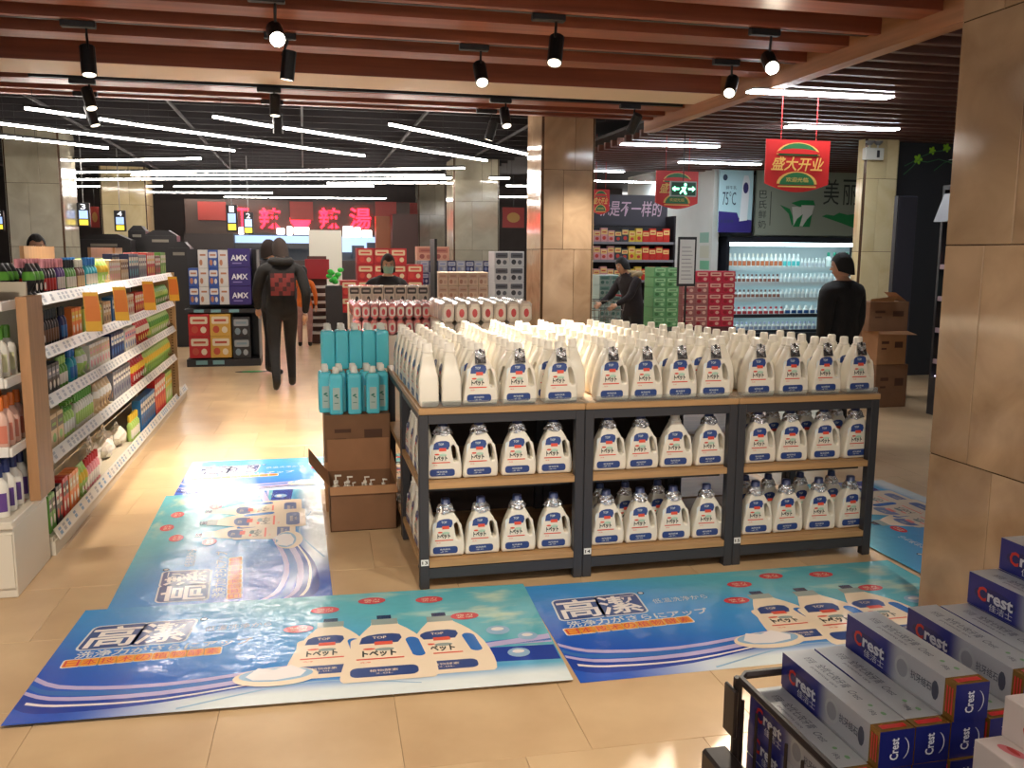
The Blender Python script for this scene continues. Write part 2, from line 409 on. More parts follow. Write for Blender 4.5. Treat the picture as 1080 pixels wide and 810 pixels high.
# track spots: pixel of the body's middle, depth, aim point, power, lit lens towards us
LENS_ON = mat('spot_lens_lit', (255, 244, 226), .3, emit=60, ecol=(255, 240, 215))
LENS = mat('spot_lens', (220, 214, 200), .2, emit=1.5, ecol=(255, 240, 215))
for Y in (5.78, 6.73, 8.95, 9.65):
    tr = MB().box(-2.35, XR - .05, Y + .01, Y + .045, 3.10, 3.135).build('light_track', BLK)
    tag(tr, {5.78: 'black lighting track, the nearest in view, along the wooden beams', 6.73: 'black lighting track between the two orange beams before the cream board', 8.95: 'black lighting track just behind the cream board', 9.65: 'black lighting track under the last wooden beams'}[Y], 'track', 'lighting tracks')
SPOTS = [
 (93, 64, 6.75, (-1.25, 6.3, .7), 130, 0, 'hanging left, before the cream board'),
 (291, 36, 5.80, (.3, 2.4, .9), 22, 1, 'glaring towards the camera above the aisle'),
 (304, 69, 6.75, (-.45, 6.9, 0), 230, 0, 'hanging beside the glaring one over the aisle'),
 (94, 104, 8.97, (-1.25, 8.2, .7), 130, 0, 'hanging left, behind the cream board'),
 (97, 122, 9.67, (-1.3, 9.4, .6), 40, 0, 'dim, lowest of the two on the left'),
 (290, 111, 8.97, (-.3, 8.6, 0), 110, 0, 'hanging over the aisle behind the cream board'),
 (293, 130, 9.67, (-.2, 10.3, 0), 60, 0, 'farthest over the aisle'),
 (586, 53, 5.80, (1.25, 5.0, 1.1), 300, 0, 'large, hanging right of the picture\'s middle'),
 (507, 78, 6.75, (1.3, 5.2, 1.1), 380, 0, 'hanging in the middle, before the cream board'),
 (533, 124, 8.97, (2.2, 7.5, 0), 50, 0, 'hanging just left of the middle column'),
 (518, 138, 9.67, (1.2, 10, 0), 50, 0, 'low, dim, left of the middle column\'s top'),
 (669, 130, 8.97, (2.9, 10.0, 1.3), 60, 0, 'hanging right of the middle column\'s top'),
 (771, 91, 6.75, (2.1, 5.0, 1.0), 150, 0, 'hanging by the end of the cream board'),
 (812, 66, 5.80, (2.0, 1.9, .3), 25, 1, 'glaring at the corner of the wooden beams'),
]
def spot(p, aim, power, lit, label, cone=62):
    p = Vector(p); d = (Vector(aim) - p).normalized()
    t = thing('track_spot', 'black track spotlight %s' % label, 'spotlight', (p.x, p.y, 3.10), 0, 'track spotlights')
    z = p.z - 3.10
    up = -d
    q = d.to_track_quat('-Z', 'Y').to_matrix().to_4x4(); q.translation = (0, 0, z)
    b = MB().lathe([(.045, .1), (.05, .095), (.05, -.1), (.045, -.1), (.043, -.07)], 14, close=True)
    b.warp(lambda v: tuple(q @ Vector(v))); b.build('lamp_body', BLK, t, smooth=False)
    l = MB().lathe([(.0425, -.096), (.0425, -.0985)], 14); l.warp(lambda v: tuple(q @ Vector(v))); l.build('lens', LENS_ON if lit else LENS, t)
    top = q @ Vector((0, 0, .05))
    MB().tube([(0, 0, 0), (0, 0, z + .16), tuple(q @ Vector((.0, .052, .06)))], .009, 6).build('stem', BLK, t)
    MB().bbox(-.16, .06, -.03, .03, -.045, -.001, .006).build('driver_box', BLK, t)
    L = bpy.data.lights.new('spot_light', 'SPOT'); L.energy = power * SPOT_W; L.color = (1.0, .87, .70); L.spot_size = math.radians(cone); L.spot_blend = .8; L.shadow_soft_size = .04
    lo = bpy.data.objects.new('spot_light', L); COL.objects.link(lo); lo.parent = t
    lo.rotation_euler = d.to_track_quat('-Z', 'Y').to_euler(); lo.location = q @ Vector((0, 0, -.106))
for px, py, Y, aim, pw, lit, lb in SPOTS: spot(at_y(px, py, Y), aim, pw, lit, lb, 30 if pw > 350 else 42 if pw >= 300 else 62)
# spots on the track above the photographer, out of the picture
for i, (p, aim, pw) in enumerate([((-1.2, 1.75, 2.92), (-1.25, 4.4, .4), 85), ((.6, 1.75, 2.92), (.5, 3.0, 0), 62), ((2.0, 1.75, 2.92), (1.6, 3.2, .0), 56)]):
    spot(p, aim, pw, 0, '%s from the left on the track over the near banners' % ordw(i), 95)
# ================================================================= display tables
TX0, TY0, TW, TD, TH = 0.489, 3.993, 0.8, 0.8, 0.868
OAK = mat('light_oak_board', (176, 138, 94), .45, var=.16, vscale=5, stretch=(.5, 8, 8))
GUN = mat('dark_grey_steel', (58, 58, 62), .45, .2)
CLEAR = mat('clear_acrylic', (235, 240, 240), .08, trans=.92)
PAPER = mat('white_paper_tag', (226, 226, 222), .6)
INK = mat('black_ink', (20, 20, 22), .6)
SHZ = (0.105, 0.485)                       # heights of the two lower boards' undersides
BACKP = mat('dark_brown_back_board', (58, 44, 38), .6)
def table(x, y, label, tagtext=None, back=False):
    t = thing('display_table', label, 'display table', (x, y, 0), 0, 'dark steel display tables')
    e = .001
    MB().bbox(e, TW - e, -.004, TD - e, TH - .03, TH, .003).build('table_top', OAK, t)
    p = .045
    for a, b in ((0, 0), (1, 0), (0, 1), (1, 1)):
        xx = e if a == 0 else TW - p - e; yy = e if b == 0 else TD - p - e
        MB().bbox(xx, xx + p, yy, yy + p, 0.001, TH - .031, .003).build('leg', GUN, t)
    for yy in (e, TD - p - e):
        MB().box(p + e, TW - p - e, yy + .004, yy + p - .004, TH - .075, TH - .031).build('top_rail', GUN, t)
        MB().box(p + e, TW - p - e, yy + .004, yy + p - .004, .05, .10).build('bottom_rail', GUN, t)
    for xx in (e, TW - p - e):
        MB().box(xx + .004, xx + p - .004, p + e, TD - p - e, TH - .06, TH - .031).build('side_rail', GUN, t)
    for yy in (.08, TD - .12):
        MB().box(p + .004, TW - p - .004, yy, yy + .03, SHZ[1] - .03, SHZ[1] - .001).build('cross_rail', GUN, t)
        MB().box(.006, TW - .006, yy, yy + .03, SHZ[0] - .03, SHZ[0] - .001).build('cross_rail', GUN, t)
    if back: MB().box(p + .003, TW - p - .003, TD - .02, TD - .01, .14, TH - .08).build('back_panel', BACKP, t)
    for z in SHZ:
        MB().prism([(p + .002, .004), (TW - p - .002, .004), (TW - p - .002, p + .002), (TW - .002, p + .002), (TW - .002, TD - p - .002), (TW - p - .002, TD - p - .002), (TW - p - .002, TD - .024), (p + .002, TD - .024), (p + .002, TD - p - .002), (.002, TD - p - .002), (.002, p + .002), (p + .002, p + .002)], z, z + .03).build('shelf_board', OAK, t)
    if tagtext:
        g = MB().box(.006, .042, -.003, -.0005, .118, .148).build('number_tag', PAPER, t)
        MB().text(tagtext, .026, .016, T_front((.024, -.0035, .133)), bold=.02).build('tag_number', INK, g)
    return t
table(TX0, TY0, 'leftmost front display table, its lower shelves holding four jugs each', '13', True)
table(TX0 + TW, TY0, 'middle front display table with dark steel frame and oak boards', '14', True)
table(TX0 + 2 * TW, TY0, 'rightmost front display table, its open end next to the marble column', '15')
table(TX0, TY0 + TD + .006, 'rear left display table hidden under rows of white jugs')
table(TX0 + TW, TY0 + TD + .006, 'rear middle display table hidden under rows of white jugs')
table(TX0 + 2 * TW, TY0 + TD + .006, 'rear right display table behind the rightmost front one')
# thin acrylic lip that keeps the jugs from sliding
lip = MB().box(TX0 + .02, TX0 + 3 * TW - .01, TY0 + .012, TY0 + .015, TH + .001, TH + .03).box(TX0 + 3 * TW - .012, TX0 + 3 * TW - .009, TY0 + .016, TY0 + .4, TH + .001, TH + .03)
tag(lip.build('acrylic_lip', CLEAR), 'low clear acrylic lip along the front edge of the table tops', 'edge guard')

# ================================================================= detergent jug
JW = mat('jug_white_plastic', (226, 220, 206), .35, sub=.08)
JB = mat('label_blue', (40, 66, 128), .35)
JR = mat('label_red', (214, 78, 56), .4)
JT = mat('label_black', (34, 40, 40), .4)
JG = mat('label_green_tint', (176, 206, 186), .4)
JP = mat('label_pale', (214, 222, 222), .35)
JCAP = mat('cap_white', (236, 230, 218), .35)
JCAPB = mat('cap_deep_blue', (62, 72, 110), .3)
FOIL = mat('silver_foil', (232, 234, 238), .13, .95, bump=.8, bscale=60)
FOILD = mat('dark_foil', (92, 90, 92), .22, .8, bump=.8, bscale=60)
outer = [(-.078, .002), (.078, .002), (.084, .010), (.0865, .03), (.086, .06), (.083, .095), (.077, .13), (.068, .16), (.056, .188), (.042, .212), (.030, .228), (.026, .236), (.026, .246),
         (-.026, .246), (-.026, .236), (-.031, .226), (-.041, .206), (-.052, .18), (-.062, .15), (-.070, .118), (-.077, .08), (-.082, .045), (-.084, .02), (-.083, .010)]
def hole_pts():
    c = [];
    for i in range(16):
        a = 2 * PI * i / 16; x = .0125 * math.cos(a); y = .0135 * math.sin(a) + (.028 if math.sin(a) >= 0 else -.028)
        c.append((.053 + x - .14 * y, .128 + y))
    return c
def jy(z):                                  # half thickness at height z
    if z < .02: return .040 + .006 * z / .02
    if z < .13: return .046
    t = min(1, (z - .13) / .11); return .046 - .021 * t
def make_body():
    cu = bpy.data.curves.new('jug', 'CURVE'); cu.dimensions = '2D'; cu.fill_mode = 'BOTH'; cu.extrude = .034; cu.bevel_depth = .010; cu.bevel_resolution = 2; cu.offset = -.010
    for pts in (outer, hole_pts()):
        sp = cu.splines.new('POLY'); sp.points.add(len(pts) - 1); sp.use_cyclic_u = True
        for i, p in enumerate(pts): sp.points[i].co = (p[0], p[1], 0, 1)
    ob = bpy.data.objects.new('jug', cu); COL.objects.link(ob)
    dg = bpy.context.evaluated_depsgraph_get(); dg.update()
    me = bpy.data.meshes.new_from_object(ob.evaluated_get(dg)); bpy.data.objects.remove(ob); bpy.data.curves.remove(cu)
    for v in me.vertices:
        x, y, d = v.co; z = max(0, y); v.co = (x, d / .044 * jy(z), z)
    bm = bmesh.new(); bm.from_mesh(me); bmesh.ops.remove_doubles(bm, verts=bm.verts, dist=.0004)
    bmesh.ops.recalc_face_normals(bm, faces=bm.faces); bm.to_mesh(me); bm.free()
    me.materials.clear(); me.materials.append(JW)
    for p in me.polygons: p.use_smooth = abs(p.normal.y) < .9
    me.name = 'jug_body'; return me
JUG_BODY = make_body()
def clip_grid(poly, n=8):
    """poly points thickened along edges so that it can bend"""
    out = []
    for i in range(len(poly)):
        a, b = poly[i], poly[(i + 1) % len(poly)]
        k = max(1, int(math.hypot(b[0] - a[0], b[1] - a[1]) / .012))
        out += [(a[0] + (b[0] - a[0]) * j / k, a[1] + (b[1] - a[1]) * j / k) for j in range(k)]
    return out
def jug_print(T):
    """the printed front, in x,z of the jug"""
    m = MB()
    def P(poly, mi, lay): m.flat(poly, T((0, 0), lay), mi)
    P(rrect(-.066, .034, .026, .176, .014), 5, 0)
    P([(-.050, .151), (-.045, .178), (-.034, .187), (-.012, .192), (.012, .192), (.027, .186), (.030, .170), (.022, .151)], 0, 1)
    P(rect(-.022, .012, .143, .158), 1, 2)
    m.text('TOP', .026, .011, T((-.012, .176), 2), 5, .01)
    m.text('トベット', .062, .026, T((-.014, .108), 2), 2, .05)
    P(ell(.012, .004, 10, -.032, .128), 1, 2)
    P(ell(.018, .007, 12, -.004, .124), 4, 1)
    P(rect(-.056, .030, .084, .089), 1, 2)
    m.text('洗净', .02, .006, T((-.04, .074), 2), 1)
    P(rrect(-.067, .052, .018, .054, .013), 0, 1)
    m.text('植物酵素', .05, .009, T((-.008, .040), 2), 5)
    m.text('2.0L', .03, .005, T((-.008, .029), 2), 5)
    return m
def jlab():
    def T(c, lay): return face_T((c[0], -.0006 - .0004 * lay, c[1]), (1, 0, 0), (0, 0, 1))
    m = jug_print(T)
    m.warp(lambda v: (v[0], v[1] - jy(v[2]), v[2]))
    return m.mesh('jug_label', [JB, JR, JT, JR, JG, JP])
JUG_LABEL = jlab()
def jcap(m): return MB().lathe([(.0285, .2465), (.0285, .252), (.024, .254), (.0225, .285), (.019, .29), (.001, .2905)], 12).mesh('jug_cap', m, True)
CAP_W, CAP_B = jcap(JCAP), jcap(JCAPB)
def foil(seed):
    r = random.Random(seed); m = MB(); n = 10; prof = []
    vs = []; fs = []
    zz = [.262, .250, .238, .222]; rr = [.027, .036, .040, .046]
    for k in range(4):
        for i in range(n):
            a = 2 * PI * i / n; q = rr[k] * (1 + r.uniform(-.12, .16)); vs.append((q * math.cos(a), max(-.038, min(.038, q * math.sin(a) * .8)) if k else q * math.sin(a), zz[k] + (r.uniform(-.008, .006) if k == 3 else r.uniform(-.002, .002))))
    for k in range(3):
        for i in range(n):
            j = (i + 1) % n; fs.append((k * n + i, k * n + j, (k + 1) * n + j, (k + 1) * n + i))
    return m.add(vs, fs).mesh('neck_foil', FOIL)
FOILS = [foil(s) for s in range(4)]
def ntag():
    m = MB(); m.add([(-.026, -.036, .232), (.026, -.036, .232), (.027, -.047, .198), (-.027, -.047, .198), (-.026, -.0345, .232), (.026, -.0345, .232), (.027, -.0455, .198), (-.027, -.0455, .198)],
                    [(3, 2, 1, 0), (4, 5, 6, 7), (0, 1, 5, 4), (2, 3, 7, 6), (1, 2, 6, 5), (3, 0, 4, 7)], 0)
    m.add([(-.026, -.0365, .236), (.026, -.0365, .236), (.012, -.0395, .222), (0, -.041, .212), (-.014, -.0395, .224)], [(0, 4, 3, 2, 1)], 1)
    m.add([(-.024, -.030, .262), (.024, -.030, .262), (.026, -.036, .234), (-.026, -.036, .234)], [(0, 3, 2, 1)], 1)
    m.add([(-.005, -.031, .266), (.005, -.031, .266), (.004, -.036, .246), (-.004, -.036, .246)], [(0, 3, 2, 1)], 2)
    return m.mesh('neck_tag', [FOILD, FOIL, INK])
NTAG = ntag()
rj = random.Random(5)
def jug(x, y, z, label, group, rz=0.0, cap='w', collar=None, lab=True, jit=.04, s=(.97, 1, 1)):
    t = thing('detergent_jug', label, 'detergent jug', (x, y, z + .0005), rz + rj.uniform(-jit, jit), group)
    t.scale = s
    part(t, 'body', JUG_BODY); part(t, 'cap', CAP_W if cap == 'w' else CAP_B)
    if lab: part(t, 'label', JUG_LABEL)
    if collar == 'foil': part(t, 'neck_foil', FOILS[rj.randrange(4)])
    if collar == 'tag': part(t, 'neck_tag', NTAG)
    return t
TN = ['left', 'middle', 'right']
# front row on the table tops
for k, px in enumerate((505, 546, 589, 643, 678.5, 714.5, 750, 796.5, 831.5, 866, 901)):
    p = at_y(px, 425, TY0 + .075)
    jug(p.x, TY0 + .078, TH, 'white jug with silver neck tag, %s from left in the front row on top' % ordw(k), 'front row of jugs on the table tops', 0, 'w', 'tag')
# two columns at the left end, turned to the aisle
n = 0
for c, x in enumerate((TX0 + .055, TX0 + .160)):
    for r in range(7):
        y = TY0 + .105 + r * .18
        if c == 0 and y > 5.2: continue
        if r == 0: lb = 'white detergent jug turned sideways at the near left corner of the table top, %s one' % ('outer', 'inner')[c]
        else: lb = 'white jug turned to the aisle, %s in the left table top\'s %s column' % (ordw(r), ('outer', 'inner')[c])
        jug(x, y, TH, lb, 'jugs turned to the aisle on the left table', -PI / 2, 'w', None)
# the rows behind
for ti in range(3):
    xs = [(503, 542.5, 583), (648, 680.5, 713, 745.5), (806, 837, 868.5, 900)][ti]
    for ci, px in enumerate(xs):
        x = at_y(px, 425, TY0 + .075).x
        last = [5.5, 5.5, [5.15, 4.85, 4.6, 4.4][ci]][ti]
        y = TY0 + .078 + .108; r = 1
        while y < last:
            jug(x + rj.uniform(-.006, .006), y + rj.uniform(-.005, .005), TH, 'white jug on the %s table top, %s row back, %s column from the left' % (TN[ti], ordw(r), ordw(ci)), 'jugs crowded behind the front row', PI if (r * 7 + ci * 3) % 5 == 0 else 0, 'w', None, lab=r < 2, jit=.04, s=(.92, .95, rj.uniform(.97, 1.0)))
            y += .118; r += 1
for sx, nm, last in ((TX0 + TW - .003, 'left and middle', 5.45), (TX0 + 2 * TW - .004, 'middle and right', 5.2)):
    y = TY0 + .225; r = 0
    while y < last:
        jug(sx, y, TH, 'white jug wedged sideways between %s table tops, %s from the front' % (nm, ordw(r)), 'jugs wedged over the table seams', -PI / 2, 'w', None, jit=.01)
        y += .19; r += 1
# lower shelves of the front tables
lower = {0: [(467, 505, 545, 583), (470, 507, 545, 583)], 1: [(640, 674, 710, 745.5), (638, 673.5, 708, 743)], 2: [(797, 830.5, 865, 898), (794, 826, 860, 893)]}
for ti in range(3):
    for lv in (0, 1):
        z = SHZ[1 - lv] + .03
        for k, px in enumerate(lower[ti][lv]):
            p = at_y(px, 500 if lv == 0 else 570, TY0 + .095)
            plain = (ti == 1 and lv == 0 and k == 2)
            jug(p.x, TY0 + .096, z, 'white jug %s, %s on the %s shelf of the %s table' % ('without neck foil' if plain else 'with silver neck foil', ordw(k), ('upper', 'lower')[lv], TN[ti]), 'jugs on the lower shelves', 0, 'w' if plain else 'b', None if plain else 'foil', s=(1.0, .95, .96))
            if (ti, lv) in ((1, 1), (2, 0), (2, 1)) and k < (4 if ti == 2 else 3):
                jug(p.x - .03 if k else p.x + .012, TY0 + .228, z, 'white jug behind the %s front jug on the %s shelf of the %s table' % (ordw(k), ('upper', 'lower')[lv], TN[ti]), 'second rank of jugs on the lower shelves', 0, 'b', 'foil', s=(.86, .9, .95))
# jugs on the left end of the left table, facing the aisle
for lv in (0, 1):
    for r in range(3):
        jug(TX0 + .055, TY0 + .225 + r * .178, SHZ[1 - lv] + .03, 'white jug facing the aisle, %s from the front on the left table\'s %s shelf end' % (ordw(r), ('upper', 'lower')[lv]), 'jugs on the left table\'s end', -PI / 2, 'w', None, s=(.95, .95, .95))
# ================================================================= floor banners
BW, BH = 1.955, 0.975
def banner_mat(name='banner_film'):
    m = bpy.data.materials.new(name); m.use_nodes = True; nt = m.node_tree; b = nt.nodes['Principled BSDF']
    tc = nt.nodes.new('ShaderNodeTexCoord'); sx = nt.nodes.new('ShaderNodeSeparateXYZ'); nt.links.new(tc.outputs['Object'], sx.inputs[0])
    def math_(op, a, c, d=None):
        n = nt.nodes.new('ShaderNodeMath'); n.operation = op
        for i, q in enumerate((a, c) if d is None else (a, c, d)):
            if isinstance(q, (int, float)): n.inputs[i].default_value = q
            else: nt.links.new(q, n.inputs[i])
        return n.outputs[0]
    def mix(f, a, c):
        n = nt.nodes.new('ShaderNodeMix'); n.data_type = 'RGBA'; nt.links.new(f, n.inputs['Factor'])
        for k, q in (('A', a), ('B', c)):
            if isinstance(q, tuple): n.inputs[k].default_value = lin(q)
            else: nt.links.new(q, n.inputs[k])
        return n.outputs['Result']
    def sm(v, lo, hi):
        n = nt.nodes.new('ShaderNodeMapRange'); n.interpolation_type = 'SMOOTHSTEP'; nt.links.new(v, n.inputs['Value'])
        n.inputs['From Min'].default_value = lo; n.inputs['From Max'].default_value = hi; return n.outputs[0]
    u, v = sx.outputs[0], sx.outputs[1]
    diag = math_('ADD', math_('MULTIPLY', u, .45), math_('MULTIPLY', v, .75))
    c = mix(sm(diag, .25, .75), (30, 88, 196), (66, 150, 222))
    c = mix(sm(diag, .7, 1.15), c, (96, 182, 198))
    nz = nt.nodes.new('ShaderNodeTexNoise'); nz.inputs['Scale'].default_value = 4.5; nz.inputs['Detail'].default_value = 4
    mp = nt.nodes.new('ShaderNodeMapping'); mp.inputs['Scale'].default_value = (.7, 1.8, 1); nt.links.new(tc.outputs['Object'], mp.inputs['Vector']); nt.links.new(mp.outputs[0], nz.inputs['Vector'])
    cl = math_('MULTIPLY', sm(nz.outputs['Fac'], .5, .72), sm(math_('ADD', u, math_('MULTIPLY', v, .9)), 1.75, 2.3))
    c = mix(cl, c, (196, 220, 200))
    low = math_('MULTIPLY', sm(math_('MULTIPLY', v, -1.0), -.17, -.06), sm(u, .15, .7))
    c = mix(low, c, (226, 236, 238))
    nt.links.new(c, b.inputs['Base Color'])
    b.inputs['Roughness'].default_value = .22
    b.inputs['Coat Weight'].default_value = .5; b.inputs['Coat Roughness'].default_value = .06
    n2 = nt.nodes.new('ShaderNodeTexNoise'); n2.inputs['Scale'].default_value = 5; n2.inputs['Detail'].default_value = 3; nt.links.new(tc.outputs['Object'], n2.inputs['Vector'])
    bp = nt.nodes.new('ShaderNodeBump'); bp.inputs['Strength'].default_value = .25; bp.inputs['Distance'].default_value = .03
    nt.links.new(n2.outputs['Fac'], bp.inputs['Height']); nt.links.new(bp.outputs[0], b.inputs['Normal']); nt.links.new(bp.outputs[0], b.inputs['Coat Normal'])
    return m
BM = banner_mat()
def bcol(n, c): return mat('print_' + n, c, .25, coat=.4, bump=.12, bscale=5)
B_LIL, B_WH, B_DB, B_MB, B_RED, B_YEL, B_OUT, B_CRM, B_BUB, B_TXT, B_GRY = (bcol('lilac', (190, 180, 222)), bcol('white', (238, 232, 232)), bcol('deep_blue', (24, 62, 160)), bcol('mid_blue', (48, 110, 190)), bcol('red', (206, 66, 76)),
    bcol('orange', (238, 160, 52)), bcol('navy', (30, 44, 86)), bcol('cream', (242, 222, 196)), bcol('bubble', (150, 186, 216)), bcol('pale_text', (214, 222, 228)), bcol('grey_green', (150, 164, 160)))
BPM = [B_LIL, B_WH, B_DB, B_MB, B_RED, B_YEL, B_OUT, B_CRM, B_BUB, B_TXT, B_GRY, JB, JR, JT, bcol('outline_blue', (58, 82, 140))]
def strip(m, pts, w0, w1, z, mi, n=18):
    """band along a smooth curve through pts"""
    P = [Vector((p[0], p[1])) for p in pts]; out = []
    for k in range(n + 1):
        t = k / n * (len(P) - 1); i = min(int(t), len(P) - 2); f = t - i
        p0, p1, p2, p3 = P[max(i - 1, 0)], P[i], P[i + 1], P[min(i + 2, len(P) - 1)]
        out.append(.5 * (2 * p1 + (p2 - p0) * f + (2 * p0 - 5 * p1 + 4 * p2 - p3) * f * f + (3 * p1 - p0 - 3 * p2 + p3) * f ** 3))
    vs = []
    for k, q in enumerate(out):
        w_ = w0 + (w1 - w0) * k / n
        a = min(max(q.x, 0.002), BW - .002)
        vs += [(a, min(max(q.y - w_ / 2, .002), BH - .002), z), (a, min(max(q.y + w_ / 2, .002), BH - .002), z)]
    m.add(vs, [(2 * k, 2 * k + 2, 2 * k + 3, 2 * k + 1) for k in range(n)], mi)
def banner_art():
    m = MB(); e = .0003
    def Z(l): return .0012 + e * l
    def T(c, l): return Matrix.Translation((c[0], c[1], Z(l)))
    strip(m, [(0, .16), (.12, .11), (.5, .13), (1.0, .25), (1.5, .26), (1.95, .24)], .10, .13, Z(0), 2)
    strip(m, [(0, .33), (.14, .24), (.5, .21), (1.0, .29), (1.5, .34), (1.95, .34)], .030, .02, Z(1), 0)
    strip(m, [(0, .27), (.12, .20), (.5, .175), (1.0, .26), (1.5, .33), (1.95, .37)], .028, .05, Z(1), 3)
    strip(m, [(0.0, .22), (.14, .155), (.5, .145), (1.0, .235), (1.5, .31), (1.95, .385)], .022, .045, Z(2), 0)
    strip(m, [(0.03, .14), (.16, .105), (.5, .10), (1.0, .20), (1.4, .22)], .018, .006, Z(2), 1)
    strip(m, [(.55, .02), (1.0, .14), (1.4, .07)], .012, .006, Z(1), 8)
    # words
    R_ = Matrix.Rotation(math.radians(2.6), 4, 'Z')
    def TT(c, l): return T(c, l) @ R_
    for k, cx in enumerate((.19, .385)):
        m.flat([(p[0] + .12 * p[1], p[1]) for p in rrect(-.112, .112, -.118, .118, .03)], TT((cx, .672 + .009 * k), 1), 9)
        m.flat([(p[0] + .12 * p[1], p[1]) for p in rrect(-.104, .104, -.110, .110, .026)], TT((cx, .672 + .009 * k), 2), 14)
        m.text('高潔'[k], .19, .2, TT((cx, .672 + .009 * k), 3), 1, .016, shear=.12)
    m.flat(ell(.016, .016, 12, .525, .79), T((0, 0), 2), 6); m.flat(ell(.011, .011, 12, .525, .79), T((0, 0), 3), 9)
    m.text('低温洗浄から', .27, .05, TT((.68, .69), 2), 9, shear=.1)
    m.text('洗浄力がさらにアップ', .66, .062, TT((.42, .525), 2), 9, .018, shear=.1)
    for k, ch in enumerate('日本技术の植物酵素'):
        c = (.095 + .064 * k, .440 + .003 * k)
        m.flat(rrect(-.036, .036, -.036, .036, .012), TT(c, 2), 1); m.flat(rrect(-.031, .031, -.031, .031, .01), TT(c, 3), 5); m.text(ch, .052, .05, TT(c, 4), 4, .004)
    # jugs
    for cx, cy, sc in ((1.06, .16, 1.95), (1.52, .12, 2.05), (1.285, .10, 2.15)):
        b0 = 3 if sc < 2.1 else 7
        m.flat([(cx + p[0] * sc, cy + p[1] * sc) for p in outer], T((0, 0), b0), 7)
        m.flat([(cx + p[0] * sc, cy + p[1] * sc) for p in hole_pts()], T((0, 0), b0 + 1), 3)
        m.flat(rect(cx - .055, cx + .055, cy + .235 * sc, cy + .262 * sc), T((0, 0), b0 + 1), 10)
        m.flat(rect(cx - .03, cx + .03, cy + .262 * sc, cy + .28 * sc), T((0, 0), b0 + 1), 6)
        jp = jug_print(lambda c, lay: face_T((cx + c[0] * sc, cy + c[1] * sc, Z(b0 + 1 + .8 * lay)), (1, 0, 0), (0, 1, 0)) @ Matrix.Scale(sc, 4))
        o = len(m.v); m.v += jp.v; m.f += [tuple(i + o for i in f) for f in jp.f]; m.m += [{0: 11, 1: 12, 2: 13, 3: 12, 4: 10, 5: 7}[q] for q in jp.m]
    # basin heaped with washing
    m.flat(ell(.155, .075, 22, .87, .20), T((0, 0), 10), 7)
    m.flat(ell(.135, .055, 22, .87, .215), T((0, 0), 11), 8)
    m.flat([(.76, .21), (.80, .275), (.86, .255), (.92, .285), (.98, .23), (.96, .19), (.87, .17), (.79, .18)], T((0, 0), 12), 1)
    for x, y in ((.929, .62), (1.033, .803), (1.238, .877), (1.495, .85), (1.631, .642)):
        m.flat(ell(.062, .038, 18, x, y), T((0, 0), 4), 4); m.text('强力', .07, .018, T((x, y + .008), 5), 7); m.text('去渍', .07, .014, T((x, y - .013), 5), 7)
    for x, y, r in ((1.75, .475, .05), (1.862, .40, .042), (1.798, .255, .045)):
        m.flat(ell(r, r * .9, 16, x, y), T((0, 0), 4), 8); m.flat(ell(r * .55, r * .35, 12, x, y + r * .2), T((0, 0), 5), 1)
    return m.mesh('print', BPM)
ART = banner_art()
def bn_mesh():
    m = MB(); nx, ny = 24, 12; vs = []
    for j in range(ny + 1):
        for i in range(nx + 1): vs.append((BW * i / nx, BH * j / ny, .001))
    fs = [(j * (nx + 1) + i, j * (nx + 1) + i + 1, (j + 1) * (nx + 1) + i + 1, (j + 1) * (nx + 1) + i) for j in range(ny) for i in range(nx)]
    m.add(vs, fs); m.box(0, BW, 0, BH, 0, .0008)
    return m.mesh('film', BM)
BMESH = bn_mesh()
def banner(x, y, rz, lay, label):
    t = thing('floor_banner', label, 'floor banner', (x, y, .0004 + .0062 * lay), rz, 'detergent advertising banners on the floor')
    part(t, 'film', BMESH); part(t, 'print', ART); return t
banner(.955, 2.955, math.radians(-1.0), 0, 'blue floor banner before the middle and right tables, half hidden by toothpaste boxes')
banner(3.93, 3.40, PI / 2, 1, 'blue floor banner beyond the right end of the tables, beside the marble column')
banner(-.87, 5.93, math.radians(-.6), 0, 'farthest blue floor banner across the aisle, its lettering level')
banner(.085, 3.99, PI / 2 + math.radians(.7), 1, 'blue floor banner lying lengthwise in the aisle, its lettering turned sideways')
banner(-1.024, 3.058, math.radians(-2.79), 2, 'nearest blue floor banner at lower left with three printed jugs and a basin')

# ================================================================= cartons with blue soap bottles
CARD = mat('brown_cardboard', (168, 122, 82), .75, var=.08, vscale=8)
CARDD = mat('dark_cardboard', (126, 90, 62), .75, var=.08, vscale=8)
CARDI = mat('cardboard_inside', (156, 112, 78), .8, var=.08, vscale=8)
TAPE = mat('brown_packing_tape', (150, 104, 60), .2)
CPR = mat('carton_print_brown', (84, 54, 36), .7)
def carton(name, label, x0, x1, y0, y1, z0, z1, m=None, group='cardboard cartons'):
    t = thing(name, label, 'carton', ((x0 + x1) / 2, (y0 + y1) / 2, z0 + .0005), 0, group)
    a, b, h = (x1 - x0) / 2, (y1 - y0) / 2, z1 - z0 - .001
    MB().bbox(-a, a, -b, b, 0, h, .003).build('body', m or CARD, t)
    MB().box(-.025, .025, -b + .01, b - .01, h + .0001, h + .0008).build('tape', TAPE, t)
    p = MB()
    p.box(-a * .7, -a * .2, -b - .0008, -b - .0001, h * .62, h * .7); p.box(-a * .7, -a * .35, -b - .0008, -b - .0001, h * .45, h * .5); p.box(a * .2, a * .75, -b - .0008, -b - .0001, h * .5, h * .68)
    p.build('printed_marks', CPR, t)['kind'] = 'stuff'
    return t
cx0, cx1 = .09, .485
carton('carton', 'sealed brown carton at the bottom of the rear stack beside the tables', cx0, cx1, 5.74, 6.02, 0, .42)
carton('carton', 'sealed brown carton carrying the upper tier of blue bottles', cx0, cx1, 5.74, 6.02, .42, .83)
